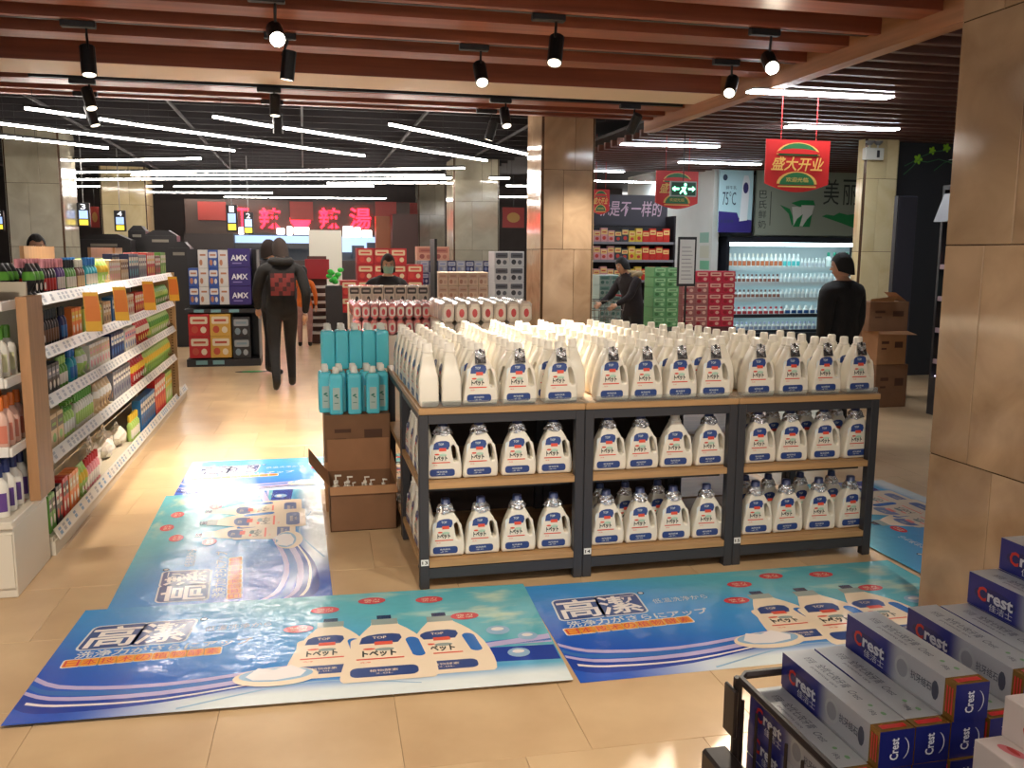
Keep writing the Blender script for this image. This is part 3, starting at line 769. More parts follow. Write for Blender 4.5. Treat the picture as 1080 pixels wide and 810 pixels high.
carton('carton', 'sealed brown carton carrying the lower tier of blue bottles', cx0, cx1, 5.38, 5.70, .31, .60, CARDD)
carton('carton', 'sealed brown carton under the one with lower blue bottles', cx0, cx1, 5.38, 5.70, 0, .31)
# open carton in front
t = thing('open_carton', 'open brown carton on the floor with clear pump bottles inside', 'carton', ((.104 + .478) / 2, 5.16, 0.0005), 0)
a, b, h = .187, .19, .262
MB().box(-a, a, -b, -b + .004, 0, h).box(-a, a, b - .004, b, 0, h).box(-a, -a + .004, -b, b, 0, h).box(a - .004, a, -b, b, 0, h).box(-a, a, -b, b, 0, .004).build('body', CARDD, t)
MB().add([(-a, -b, h), (a, -b, h), (a + .008, -b - .012, h - .045), (-a + .002, -b - .012, h - .045), (-a, -b - .003, h), (a, -b - .003, h), (a + .008, -b - .015, h - .045), (-a + .002, -b - .015, h - .045)], [(0, 1, 2, 3), (7, 6, 5, 4), (2, 6, 7, 3), (0, 4, 5, 1)]).build('front_flap', CARD, t)
MB().add([(-a, b, h), (a, b, h), (a, b + .02, h + .19), (-a, b + .02, h + .19), (-a, b + .003, h), (a, b + .003, h), (a, b + .023, h + .19), (-a, b + .023, h + .19)], [(3, 2, 1, 0), (4, 5, 6, 7), (2, 3, 7, 6), (1, 2, 6, 5), (3, 0, 4, 7)]).build('back_flap', CARDI, t)
MB().add([(-a, -b, h), (-a, b, h), (-a - .11, b - .01, h + .15), (-a - .11, -b + .01, h + .15), (-a - .003, -b, h), (-a - .003, b, h), (-a - .113, b - .01, h + .148), (-a - .113, -b + .01, h + .148)], [(0, 1, 2, 3), (7, 6, 5, 4), (2, 6, 7, 3), (1, 5, 6, 2), (0, 3, 7, 4)]).build('side_flap', CARD, t)
MB().add([(a, -b, h), (a, b, h), (a + .004, b, h + .12), (a + .004, -b + .03, h + .09), (a + .003, -b, h), (a + .003, b, h), (a + .007, b, h + .12), (a + .007, -b + .03, h + .09)], [(3, 2, 1, 0), (4, 5, 6, 7), (2, 3, 7, 6), (3, 0, 4, 7)]).build('side_flap', CARD, t)
PUMP = mat('clear_pump_plastic', (226, 216, 196), .25, trans=.25)
def pump_bottle(x, y, z, label, s=1.0, lean=0):
    q = thing('pump_bottle', label, 'pump bottle', (x, y, z), 0, 'small pump bottles in the open carton'); q.rotation_euler = (0, 0, random.uniform(-1, 1))
    MB().lathe([(.024 * s, 0), (.027 * s, .006), (.027 * s, .07 * s), (.012 * s, .085 * s), (.011 * s, .092 * s)], 10).build('body', PUMP, q, True)
    MB().lathe([(.013 * s, .0925 * s), (.013 * s, .108 * s), (.004 * s, .11 * s), (.004 * s, .13 * s)], 8).box(-.006 * s, .03 * s, -.005 * s, .005 * s, .1305 * s, .139 * s).build('pump_head', JCAP, q)
    return q
FX = MB().box(-.18, .18, -.18, .18, 0, .165).build('carton_liner', CARDI, t)
for i, (dx, dy, s, ln) in enumerate([(-.15, -.11, 1.05, 0), (-.10, -.14, .8, 0), (-.055, -.14, .75, .1), (-.08, -.07, .9, .15), (.0, -.12, .7, 0), (.05, -.09, .75, -.1), (.12, -.11, .8, 0), (.02, -.04, .8, .1)]):
    pump_bottle(t.location.x + dx, t.location.y + dy, .1665, 'small clear pump bottle in the open carton, %s from the left' % ordw(i), s, ln)
# blue bottles
BLUEL = mat('blue_soap_liquid', (92, 206, 224), .12, coat=.4, sub=.25)
BCAP = mat('bottle_cap_white', (232, 232, 224), .35)
BLAB = mat('pale_bottle_label', (176, 200, 194), .4)
BLAG = mat('bottle_label_leaf', (46, 122, 106), .4)
def blue_meshes():
    b = MB(); w_, d_ = .0415, .036
    prof = [(0, .86), (.006, .98), (.012, 1), (.222, 1), (.24, .92), (.247, .7), (.249, .42)]
    vs = []; fs = []; P = rrect(-w_, w_, -d_, d_, .012, 2); n = len(P)
    for z, s in prof: vs += [(p[0] * s, p[1] * s, z) for p in P]
    for k in range(len(prof) - 1):
        fs += [(k * n + i, k * n + (i + 1) % n, (k + 1) * n + (i + 1) % n, (k + 1) * n + i) for i in range(n)]
    fs += [tuple(range(n))[::-1], tuple((len(prof) - 1) * n + i for i in range(n))]
    body = b.add(vs, fs).mesh('bottle_body', BLUEL)
    cap = MB().lathe([(.021, .2495), (.021, .264), (.019, .266), (.018, .288), (.001, .29)], 12).mesh('bottle_cap', BCAP, True)
    T = face_T((0, -d_ - .0005, 0), (1, 0, 0), (0, 0, 1)); l = MB().flat(rrect(-.021, .021, .03, .165, .004), T, 0)
    T2 = face_T((0, -d_ - .0009, 0), (1, 0, 0), (0, 0, 1)); l.flat(ell(.012, .006, 10, -.002, .118, .5), T2, 1).flat(ell(.009, .004, 10, .006, .106, -.5), T2, 1).flat(rect(-.012, .012, .07, .074), T2, 1)
    return body, cap, l.mesh('bottle_label', [BLAB, BLAG])
BB, BC, BL = blue_meshes()
def blue(x, y, z, label, rz=0):
    q = thing('soap_bottle', label, 'soap bottle', (x, y, z + .0006), rz, 'blue soap bottles on the cartons'); part(q, 'body', BB); part(q, 'cap', BC); part(q, 'label', BL)
for i, x in enumerate((.134, .2195, .305, .3905, .476)):
    blue(x, 5.79, .83, 'blue soap bottle with white cap, %s from left in the front of the upper tier' % ordw(i), PI)
    blue(x - .006, 5.868, .83, 'blue soap bottle with white cap, %s from left in the back of the upper tier' % ordw(i), PI)
for i, x in enumerate((.165, .275, .385)): blue(x, 5.422, .60, 'blue soap bottle with pale label, %s from left in the front of the lower tier' % ordw(i), 0)
for i, x in enumerate((.104, .189, .274, .359, .444)): blue(x, 5.505, .60, 'blue soap bottle, %s from left in the second rank of the lower tier' % ordw(i), 0)
for i, x in enumerate((.102, .187, .272, .357, .442)): blue(x, 5.585, .60, 'blue soap bottle, %s from left in the back of the lower tier' % ordw(i), 0)
# ================================================================= shop goods
GC = {}
def cm(c, rough=.4): return mat('goods_%d_%d_%d' % c, c, rough)
def goods(kind, wd, ht, c1, c2, c3):
    """meshes of one kind of goods; front faces -Y, width along X"""
    k = (kind, wd, ht, c1, c2, c3)
    if k in GC: return GC[k]
    a, b, c = cm(c1), cm(c2), cm(c3); w_ = wd / 2 * .94; out = []
    if kind == 'box':
        d = .07; out.append(('body', MB().bbox(-w_, w_, -d, 0, 0, ht, .002).mesh('box_body', a)))
        T = face_T((0, -d - .0006, 0), (1, 0, 0), (0, 0, 1)); T2 = face_T((0, -d - .0011, 0), (1, 0, 0), (0, 0, 1))
        out.append(('print', MB().flat(rect(-w_ * .9, w_ * .9, ht * .55, ht * .88), T, 0).flat(ell(w_ * .55, ht * .14, 12, 0, ht * .3), T, 1).flat(rect(-w_ * .6, w_ * .6, ht * .66, ht * .75), T2, 1).mesh('box_print', [b, c])))
    elif kind == 'pouch':
        n = 6; vs = []; fs = []
        for j in range(9):
            z = ht * j / 8; t = .034 * math.sin(PI * min(1, (8 - j) / 7)) + .003 if j > 0 else .03
            ww = w_ * (1 - .06 * math.sin(PI * j / 8))
            for i in range(n + 1):
                x = -ww + 2 * ww * i / n; vs.append((x, -.04 - t * math.cos(PI * (i / n - .5)) , z))
            for i in range(n + 1):
                x = ww - 2 * ww * i / n; vs.append((x, -.04 + t * .8 * math.cos(PI * (i / n - .5)), z))
        q = 2 * (n + 1)
        for j in range(8): fs += [(j * q + i, j * q + (i + 1) % q, (j + 1) * q + (i + 1) % q, (j + 1) * q + i) for i in range(q)]
        fs += [tuple(range(q))[::-1], tuple(8 * q + i for i in range(q))]
        m = MB().add(vs, fs); m.m = [(1 if .5 < (sum(m.v[i][2] for i in f) / len(f)) / ht < .78 else 0) for f in m.f]
        out.append(('body', m.mesh('pouch_body', [a, b], True)))
        T = face_T((0, -.0785, 0), (1, 0, 0), (0, 0, 1)); out.append(('print', MB().flat(ell(w_ * .5, ht * .12, 12, 0, ht * .3), T, 0).mesh('pouch_print', c)))
    else:
        rr = w_; hb = ht * (.74 if kind == 'bottle' else .68)
        prof = [(rr * .9, 0), (rr, .006), (rr, hb * .72), (rr * .86, hb * .86), (rr * .45, hb * .97), (rr * .4, hb)]
        out.append(('body', MB().lathe(prof, 10, (0, -.04, 0), sy=.75).mesh('bottle_body', a, True)))
        if kind == 'bottle': cp = MB().lathe([(rr * .46, hb + .0005), (rr * .46, ht * .97), (rr * .38, ht)], 8, (0, -.04, 0))
        else: cp = MB().lathe([(rr * .46, hb + .0005), (rr * .44, hb + ht * .1), (rr * .14, hb + ht * .11), (rr * .14, ht * .9)], 8, (0, -.04, 0)).box(-rr * .3, rr * .3, -.04 - rr * 1.1, -.04 + rr * .3, ht * .905, ht)
        out.append(('cap', cp.mesh('bottle_cap', c)))
        lb = MB(); z0, z1 = hb * .15, hb * .62; n = 6; vs = []
        for i in range(n + 1):
            t = -PI / 2 + (i / n - .5) * 2.0
            for z in (z0, z1): vs.append((rr * 1.02 * math.cos(t), -.04 + rr * .78 * math.sin(t), z))
        lb.add(vs, [(2 * i, 2 * i + 2, 2 * i + 3, 2 * i + 1) for i in range(n)]); out.append(('label', lb.mesh('bottle_label', b, True)))
    GC[k] = out; return out
def put(kind, wd, ht, cols, loc, rz, name, label, cat, group):
    t = thing(name, label, cat, loc, rz, group)
    for nm, me in goods(kind, wd, ht, *cols): part(t, nm, me)
    return t
BK, WH, RD, GR, BL_, NV, TN_, YL, OR, PK, PU, TL, LG, GY, BR = ((30, 30, 34), (226, 222, 212), (196, 40, 38), (96, 160, 62), (38, 110, 178), (34, 46, 96), (206, 178, 138), (222, 190, 60), (226, 120, 48), (226, 150, 160), (92, 60, 130), (46, 160, 180), (170, 206, 110), (136, 138, 146), (112, 74, 52))
CN = {BK: 'black', WH: 'white', RD: 'red', GR: 'green', BL_: 'blue', NV: 'navy', TN_: 'tan', YL: 'yellow', OR: 'orange', PK: 'pink', PU: 'purple', TL: 'teal', LG: 'lime', GY: 'grey', BR: 'brown'}

# ================================================================= long gondola on the left
GX, GY0, GY1 = -1.283, 4.87, 10.2
SHELF = mat('cream_shelf_metal', (206, 196, 176), .4)
LIP = mat('white_price_strip', (226, 222, 214), .35)
TAGP = mat('price_tag_print', (176, 178, 182), .5)
TAGB = mat('price_tag_blue', (132, 164, 196), .5)
WPOST = mat('oak_upright', (172, 128, 88), .5, var=.12, vscale=6, stretch=(6, 6, .6))
PEG = mat('gondola_back', (190, 182, 164), .5)
WHB = mat('white_melamine', (214, 206, 190), .4)
gd = thing('gondola_shelf', 'long cream gondola shelf full of toiletries along the left side of the aisle', 'shelf', (GX, GY0, 0))
YL_ = 9.5 - GY0
MB().box(-.44, -.41, 0, YL_, .1, 1.36).build('back_panel', PEG, gd)
MB().box(-.40, -.02, 0, GY1 - GY0, 0, .075).build('plinth', WHB, gd)
MB().box(-.40, -.03, .001, GY1 - GY0, .076, .1).build('base_deck', SHELF, gd)
LV = [1.33, 1.058, .804, .515]
def strip_lip(parent, y0, y1, z, blue=False):
    m = MB().add([(-.028, y0, z + .03), (-.028, y1, z + .03), (0, y0, z - .028), (0, y1, z - .028), (-.034, y0, z + .026), (-.034, y1, z + .026), (-.006, y0, z - .03), (-.006, y1, z - .03)],
                 [(0, 2, 3, 1), (4, 5, 7, 6), (0, 1, 5, 4), (2, 6, 7, 3), (0, 4, 6, 2), (1, 3, 7, 5)])
    o = m.build('price_strip', LIP, parent)
    p = MB(); y = y0 + .04
    while y < y1 - .06:
        for q in ((.2, .42), (.5, .8)):
            f0, f1 = q; xa = -.028 + .028 * f0 + .0008; xb = -.028 + .028 * f1 + .0008; za = z + .03 - .058 * f0; zb = z + .03 - .058 * f1
            p.add([(xa, y, za), (xb, y, zb), (xb, y + .045, zb), (xa, y + .045, za)], [(0, 1, 2, 3)], 1 if blue and int(y * 20) % 3 else 0)
        y += random.choice((.08, .11, .15))
    p.build('price_labels', [TAGP, TAGB], o)['kind'] = 'stuff'
for li, z in enumerate(LV):
    for k in range(4):
        y0 = .02 + k * (YL_ - .02) / 4; y1 = .015 + (k + 1) * (YL_ - .02) / 4
        MB().box(-.40, -.035, y0, y1, z - .012, z + .008).build('shelf_board', SHELF, gd); strip_lip(gd, y0, y1, z)
for k in range(4):
    y0 = .03 + k * (GY1 - GY0 - .03) / 4; strip_lip(gd, y0, .025 + (k + 1) * (GY1 - GY0 - .03) / 4, .105, True)
MB().box(-.05, -.002, -.255, -.002, .366, 1.355).build('near_upright', WPOST, gd)
MB().box(-.40, .0, YL_ + .005, YL_ + .03, .1, 1.36).build('far_panel', mat('far_end_board', (186, 156, 118), .5, var=.1, vscale=8), gd)
fp = MB()
for k in range(40): fp.box(-.05, -.035, YL_ + .001, YL_ + .0045, .2 + k * .028, .212 + k * .028)
fp.build('slot_row', mat('slot_dark', (120, 92, 66), .6), gd)
for k, (a_, b_) in enumerate(((3.05, 3.9), (4.0, 4.35), (1.25, 1.95))):
    h_ = MB().box(-.44, -.415, a_, b_, 1.361, 1.60).build('header_board', WPOST, gd); MB().box(-.4145, -.4135, a_ + .08, b_ - .03, 1.42, 1.52).build('header_print', mat('header_print_grey', (176, 160, 148), .5), h_)

RUNS = {
 0: [('pouch', .075, .17, (BK, GR, WH), 3), ('bottle', .06, .19, (BK, RD, PK), 4), ('bottle', .055, .19, (PU, WH, PK), 3), ('bottle', .055, .18, (GR, WH, BK), 4), ('bottle', .06, .18, (BR, TN_, WH), 3), ('bottle', .075, .19, (TL, WH, BL_), 4), ('pouch', .09, .18, (LG, YL, WH), 3),
     ('box', .075, .17, (TN_, WH, PK), 5), ('box', .07, .17, (TN_, BR, WH), 4), ('box', .10, .21, (NV, WH, TL), 4), ('box', .09, .20, (GY, WH, NV), 4), ('box', .10, .22, (RD, WH, YL), 4), ('box', .10, .19, (BR, WH, RD), 3), ('box', .10, .22, (GR, WH, LG), 4)],
 1: [('pouch', .07, .17, (BK, GR, WH), 2), ('bottle', .05, .19, (BK, BR, BK), 6), ('bottle', .06, .19, (NV, BL_, BK), 2), ('box', .08, .17, (OR, YL, WH), 3), ('box', .10, .15, (LG, YL, WH), 5), ('box', .08, .16, (TN_, WH, BR), 3), ('box', .09, .18, (BL_, WH, NV), 5), ('box', .08, .17, (WH, TN_, RD), 4), ('box', .10, .17, (RD, WH, YL), 4), ('box', .09, .17, (BR, RD, WH), 4), ('pouch', .10, .18, (GR, LG, WH), 4)],
 2: [('box', .075, .16, (BK, GY, WH), 5), ('bottle', .06, .17, (GR, WH, LG), 3), ('bottle', .075, .19, (TL, BL_, BL_), 2), ('pouch', .09, .17, (LG, WH, GR), 2), ('box', .085, .17, (WH, TN_, PK), 7), ('box', .09, .18, (NV, WH, BL_), 5), ('box', .085, .17, (WH, PK, BL_), 5), ('pouch', .10, .19, (RD, WH, YL), 6), ('pouch', .10, .19, (LG, GR, WH), 5)],
 3: [('box', .13, .18, (TN_, BK, GR), 3), ('pump', .06, .20, (LG, WH, GR), 4), ('bottle', .055, .20, (WH, LG, GR), 8), ('pouch', .09, .19, (TN_, WH, BR), 5), ('box', .09, .20, (GY, WH, NV), 7), ('pouch', .10, .20, (RD, YL, WH), 6), ('pouch', .10, .20, (LG, YL, GR), 6)],
 4: [('box', .06, .20, (GR, BK, WH), 2), ('box', .06, .21, (BK, WH, RD), 2), ('box', .06, .22, (RD, BK, WH), 2), ('box', .07, .21, (OR, TN_, WH), 3), ('pouch', .07, .20, (LG, YL, WH), 3), ('bottle', .06, .19, (PK, WH, RD), 6), ('bag', 0, 0, None, 5), ('bottle', .07, .20, (LG, WH, YL), 5), ('box', .10, .26, (BL_, WH, NV), 7), ('box', .12, .32, (RD, WH, OR), 5), ('box', .10, .30, (LG, YL, WH), 6)],
}
LVN = ['top', 'second', 'third', 'fourth', 'bottom']
BAGW = mat('thin_white_bag_plastic', (232, 226, 214), .4, sub=.1)
def bag(loc, label, s=1.0, seed=0):
    r = random.Random(seed); m = MB().sphere((0, 0, .085 * s), (.075 * s, .11 * s, .085 * s), 12, 8)
    m.warp(lambda v: (v[0] * (1 + r.uniform(-.18, .18)), v[1] * (1 + r.uniform(-.18, .18)), max(0, v[2] * (1 + r.uniform(-.1, .1)))))
    t = thing('plastic_bag', label, 'plastic bag', loc, 0, 'white bags on the bottom shelf'); m.build('bag_body', BAGW, t)
    MB().tube([(0, -.03, .15 * s), (0, -.04, .20 * s), (.0, 0, .215 * s), (0, .03, .16 * s)], [.012, .008, .008, .012], 5).build('bag_knot', BAGW, t)
KN = {'box': ('toiletry_box', 'box'), 'pouch': ('refill_pouch', 'pouch'), 'bottle': ('toiletry_bottle', 'bottle'), 'pump': ('pump_bottle', 'pump bottle')}
for lv, runs in RUNS.items():
    z = (LV[lv] + .009) if lv < 4 else .1015
    y = GY0 + .05; end = 9.44
    gap = (end - y - sum(r[1] * r[4] for r in runs if r[0] != 'bag') - (.9 if lv == 4 else 0)) / max(1, len(runs) - 1)
    gap = max(0.0, min(gap, .05)) if lv < 4 else .02
    for ri, (kind, wd, ht, cols, n) in enumerate(runs):
        if kind == 'bag':
            for i in range(n): bag((GX - .15 - .05 * (i % 2), y + .10 + i * .215, z), 'bulging white plastic bag on the bottom gondola shelf, %s from the near end' % ordw(i), .85 + .12 * (i % 2), i)
            y += n * .215; continue
        i = 0
        while i < n or (ri == len(runs) - 1 and y + wd < end):
            if y + wd > end: break
            nm, cat = KN[kind]
            b2 = cols[1]; ac = CN[cols[0]] + (' and ' + CN[b2] if b2 != cols[0] else '')
            for rank in range(2 if lv == 0 else 1):
                put(kind, wd, ht, cols, (GX - .122 - rank * .12, y + wd / 2, z), PI / 2, nm,
                    '%s %s%s, %s of its run on the %s gondola shelf' % (ac, cat, '' if rank == 0 else ' at the back', ordw(i), LVN[lv]), cat, '%s %ss on the %s gondola shelf' % (ac, cat, LVN[lv]))
            y += wd * 1.01; i += 1
        y += gap
# yellow hanging promotion tags
YTAG = mat('yellow_promotion_card', (244, 186, 44), .5)
OTAG = mat('orange_promotion_print', (236, 132, 40), .5)
for i, (px, py, Y) in enumerate(((89, 314, 5.78), (120, 305, 6.70), (151, 298, 7.75), (178, 296, 9.0))):
    p = at_x(px, py, GX + .012); t = thing('promotion_tag', 'yellow promotion tag hanging from the top gondola shelf, %s from the near end' % ordw(i), 'tag', (GX + .014, p.y, 1.30), .25, 'yellow promotion tags')
    MB().add([(-.012, 0, .03), (.07, 0, .03), (.078, -.01, -.05), (.085, -.02, -.2), (-.004, -.02, -.2), (-.008, -.01, -.05), (-.012, .001, .03), (.07, .001, .03), (.078, -.009, -.05), (.085, -.019, -.2), (-.004, -.019, -.2), (-.008, -.009, -.05)],
             [(0, 5, 2, 1), (5, 4, 3, 2), (6, 7, 8, 11), (11, 8, 9, 10), (4, 10, 9, 3)]).build('card', YTAG, t)
    MB().add([(-.006, -.001, .02), (.066, -.001, .02), (.075, -.0112, -.05), (.079, -.0180, -.14), (-.002, -.0180, -.14), (-.004, -.0112, -.05)], [(0, 5, 2, 1), (5, 4, 3, 2)]).build('print', OTAG, t)

# ================================================================= end cap in front of the gondola
EX, EY = -1.318, 4.27
ec = thing('end_cap_shelf', 'white end cap shelf with cleaning bottles at the left edge of the picture', 'shelf', (EX, EY, 0))
MB().bbox(-1.0, 0, .02, .56, .0, .325, .004).build('base_cabinet', WHB, ec)
MB().bbox(-1.0, .004, .0, .57, .327, .362, .004).build('base_top', WHB, ec)
MB().box(-1.0, -.006, .008, .019, .05, .30).build('front_panel', WHB, ec)
MB().box(-1.0, -.02, .54, .56, .364, 1.42).build('back_board', PEG, ec)
MB().box(-1.0, -.03, .12, .16, 1.36, 1.56).build('top_board', WPOST, ec)
for z in (.66, .98, 1.33):
    MB().box(-1.0, -.03, .16, .535, z - .014, z).build('shelf_board', SHELF, ec)
    MB().bbox(-1.0, -.03, .135, .157, z - .03, z + .018, .003).build('shelf_lip', LIP, ec)
    MB().bbox(-.029, -.015, .14, .53, z - .03, z + .014, .003).build('shelf_side', LIP, ec)
def ecrow(kind, wd, ht, cols, z, y0, x0, n, nx, dy, nm, lb, cat):
    for c in range(nx):
        for i in range(n):
            put(kind, wd, ht, cols, (x0 - c * wd * 1.06, y0 + i * dy + .04, z), 0, nm, '%s, %s in the end cap\'s %s column' % (lb, ordw(i), ordw(c)), cat, lb + 's on the end cap')
ecrow('bottle', .085, .25, (WH, PU, NV), .363, EY + .10, EX - .07, 4, 8, .105, 'cleaner_bottle', 'white bottle with navy cap', 'bottle')
ecrow('bottle', .075, .24, ((222, 178, 160), (206, 120, 96), OR), .661, EY + .20, EX - .075, 4, 8, .085, 'cleaner_bottle', 'peach bottle with orange cap', 'bottle')
ecrow('bottle', .09, .24, (WH, (214, 214, 170), GR), .981, EY + .20, EX - .09, 3, 8, .11, 'cleaner_bottle', 'white bottle with green cap', 'bottle')
# ================================================================= toothpaste stand in the foreground
TBW, TBL, TBH = .045, .205, .045
def grad_mat(name, c0, c1, p0, p1, axis=1, rough=.3, metal=0.0):
    m = bpy.data.materials.new(name); m.use_nodes = True; nt = m.node_tree; b = nt.nodes['Principled BSDF']
    tc = nt.nodes.new('ShaderNodeTexCoord'); sx = nt.nodes.new('ShaderNodeSeparateXYZ'); nt.links.new(tc.outputs['Object'], sx.inputs[0])
    mr = nt.nodes.new('ShaderNodeMapRange'); mr.interpolation_type = 'SMOOTHSTEP'; mr.inputs['From Min'].default_value = p0; mr.inputs['From Max'].default_value = p1
    nt.links.new(sx.outputs[axis], mr.inputs['Value'])
    mx = nt.nodes.new('ShaderNodeMix'); mx.data_type = 'RGBA'; mx.inputs['A'].default_value = lin(c0); mx.inputs['B'].default_value = lin(c1)
    nt.links.new(mr.outputs[0], mx.inputs['Factor']); nt.links.new(mx.outputs['Result'], b.inputs['Base Color'])
    b.inputs['Roughness'].default_value = rough; b.inputs['Metallic'].default_value = metal; MATS[name] = m; return m
TSIDE = grad_mat('toothpaste_side_navy_to_silver', (178, 180, 186), (38, 44, 128), -.006, .022)
TTOP = mat('toothpaste_top_silver', (186, 190, 192), .3, .25, var=.05, vscale=30)
TNAVY = mat('toothpaste_navy', (28, 34, 104), .3)
TGOLD = mat('toothpaste_gold', (170, 128, 62), .25, .6)
TRED = mat('toothpaste_red_print', (214, 70, 48), .4)
TWHT = mat('toothpaste_white_print', (214, 216, 224), .35)
TINK = mat('toothpaste_dark_print', (70, 74, 92), .5)
TCIR = mat('toothpaste_red_letter', (206, 44, 40), .35)
TGRN = mat('toothpaste_green_print', (120, 168, 120), .4)
TPALE = mat('pale_toothpaste_box', (226, 214, 206), .4)
TPINK = mat('pink_toothpaste_swirl', (226, 120, 128), .4)
def tooth_meshes(pale=False):
    """long axis along Y, origin at the middle of the bottom; the brand side faces -X"""
    w_, l_, h_ = TBW / 2 - .0004, TBL / 2, TBH - .0004
    g = .018                                                     # gold end flap zone at the near end
    if pale: body = MB().bbox(-w_, w_, -l_, l_, 0, h_, .0008).mesh('box_body', TPALE)
    else:
        b = MB(); x0, x1, y0, y1 = -w_, w_, -l_, l_; ym = -l_ + g
        v = [(x0, y0, 0), (x1, y0, 0), (x1, ym, 0), (x0, ym, 0), (x1, y1, 0), (x0, y1, 0), (x0, y0, h_), (x1, y0, h_), (x1, ym, h_), (x0, ym, h_), (x1, y1, h_), (x0, y1, h_)]
        b.v = v; b.f = [(0, 3, 2, 1), (3, 5, 4, 2), (6, 7, 8, 9), (9, 8, 10, 11), (0, 1, 7, 6), (4, 5, 11, 10), (3, 0, 6, 9), (5, 3, 9, 11), (1, 2, 8, 7), (2, 4, 10, 8)]
        b.m = [3, 1, 3, 1, 2, 2, 3, 0, 3, 0]
        body = b.mesh('box_body', [TSIDE, TTOP, TNAVY, TGOLD])
    L = MB()
    TS_ = lambda y, z, k=1: face_T((-w_ - .0003 * k, y, z), (0, -1, 0), (0, 0, 1))          # on the -X side
    TU_ = lambda x, y, k=1: face_T((x, y, h_ + .0003 * k), (0, -1, 0), (1, 0, 0))            # on top, read from the left side
    TE_ = lambda x, z, k=1: face_T((x, -l_ - .0003 * k, z), (0, 0, -1), (1, 0, 0)) @ Matrix.Rotation(PI, 4, 'Z')   # near end, letters run upwards
    if pale:
        L.text('C', .014, .018, TS_(l_ - .035, h_ * .5, 2), 0, .03); L.text('rest', .034, .013, TS_(l_ - .062, h_ * .5, 2), 2, .02)
        L.flat(ell(.016, .007, 14, 0, 0, .3), TU_(-.002, l_ - .03), 3); L.flat(ell(.009, .003, 12), TU_(-.001, l_ - .03, 2), 0)
        for k in range(5): L.flat(ell(.012, .0022, 10, 0, 0, .25), TU_(-.002 + .003 * k, l_ - .06 - .02 * k), 3)
    else:
        L.flat(ell(.036, .012, 20, 0, 0, 0), TS_(l_ - .048, h_ * .48), 5)
        L.text('C', .016, .020, TS_(l_ - .026, h_ * .5, 2), 0, .03); L.text('rest', .044, .015, TS_(l_ - .058, h_ * .5, 2), 1, .03)
        L.text('佳洁士', .04, .010, TS_(l_ - .060, h_ * .20, 2), 1)
        L.flat(ell(.014, .015, 16), TS_(-.012, h_ * .5), 4); L.flat(ell(.010, .011, 16), TS_(-.012, h_ * .5, 2), 6)
        L.text('抗牙结石', .036, .011, TS_(-.046, h_ * .52, 2), 2, .01); L.flat(ell(.006, .012, 10), TS_(-.070, h_ * .5), 2)
        L.text('好牙医', .016, .012, TU_(0, l_ - .03), 2); L.text('全优七效牙膏', .062, .013, TU_(.004, l_ - .075), 2); L.text('preventive care', .055, .006, TU_(-.009, l_ - .075), 2)
        L.text('Crest', .022, .010, TU_(.002, l_ - .125), 2, shear=.2); L.flat(ell(.003, .003, 8), TU_(.004, l_ - .15), 7); L.text('180g', .012, .008, TU_(-.004, l_ - .165), 2); L.flat(ell(.004, .003, 8), TU_(.007, l_ - .170), 7)
        L.flat(rect(-.004, .004, -.016, .016), TU_(0, -l_ + .009), 0)
        for k in range(3): L.flat(rect(-.0012, .0012, -.016, .016), TS_(-l_ + .005 + .0042 * k, h_ * .5), 0)
        L.text('Crest', .026, .011, TE_(-.003, h_ * .5), 1, .02)
        arc = [(.016 * math.cos(a), .016 * math.sin(a)) for a in [(-.9 + 1.8 * i / 10) for i in range(11)]] + [(.0148 * math.cos(a), .016 * math.sin(a)) for a in [(.9 - 1.8 * i / 10) for i in range(11)]]
        L.flat(arc, face_T((0, -l_ - .0003, h_ * .5), (1, 0, 0), (0, 0, 1)), 1)
    return body, L.mesh('box_print', [TCIR, TWHT, TINK, TPINK, TTOP, TNAVY, mat('toothpaste_seal', (150, 152, 160), .4), TGRN])
TB, TP = tooth_meshes(); PB, PP = tooth_meshes(True)
Z0 = .965 - 3 * TBH
tops = [3, 4, 4, 5, 4, 5, 5, 6, 7, 7]
rt_ = random.Random(3)
for c, n in enumerate(tops):
    for k in range(n + 1):
        if k < n - 1 and c > 0 and k < n - 2 and c not in (0,): 
            if c > 1: continue                                    # buried boxes nobody can see
        x = .5805 + .047 * c; y = .9 + rt_.uniform(-.004, .004)
        t = thing('toothpaste_box', ('navy and silver toothpaste box on top of the %s stack from the left' % ordw(c)) if k == n else 'navy toothpaste box %s below the top of the %s stack from the left' % (ordw(n - k - 1), ordw(c)), 'toothpaste box', (x, y, Z0 + k * TBH + .0005), rt_.uniform(-.012, .012), 'navy toothpaste boxes')
        part(t, 'box_body', TB); part(t, 'print', TP)
for i, (x, z, k) in enumerate(((.695, 1.03, 0), (.728, 1.075, 1))):
    t = thing('toothpaste_box', ('pale pink-swirled toothpaste box, the lower of two at the corner', 'pale pink-swirled toothpaste box, the upper of two at the corner')[i], 'toothpaste box', (x, .634, z - .0), 0, 'pale toothpaste boxes')
    part(t, 'box_body', PB); part(t, 'print', PP)
t = thing('toothpaste_box', 'pale toothpaste box carrying the upper pink-swirled one', 'toothpaste box', (.742, .634, 1.0297), 0, 'pale toothpaste boxes'); part(t, 'box_body', PB); part(t, 'print', PP)
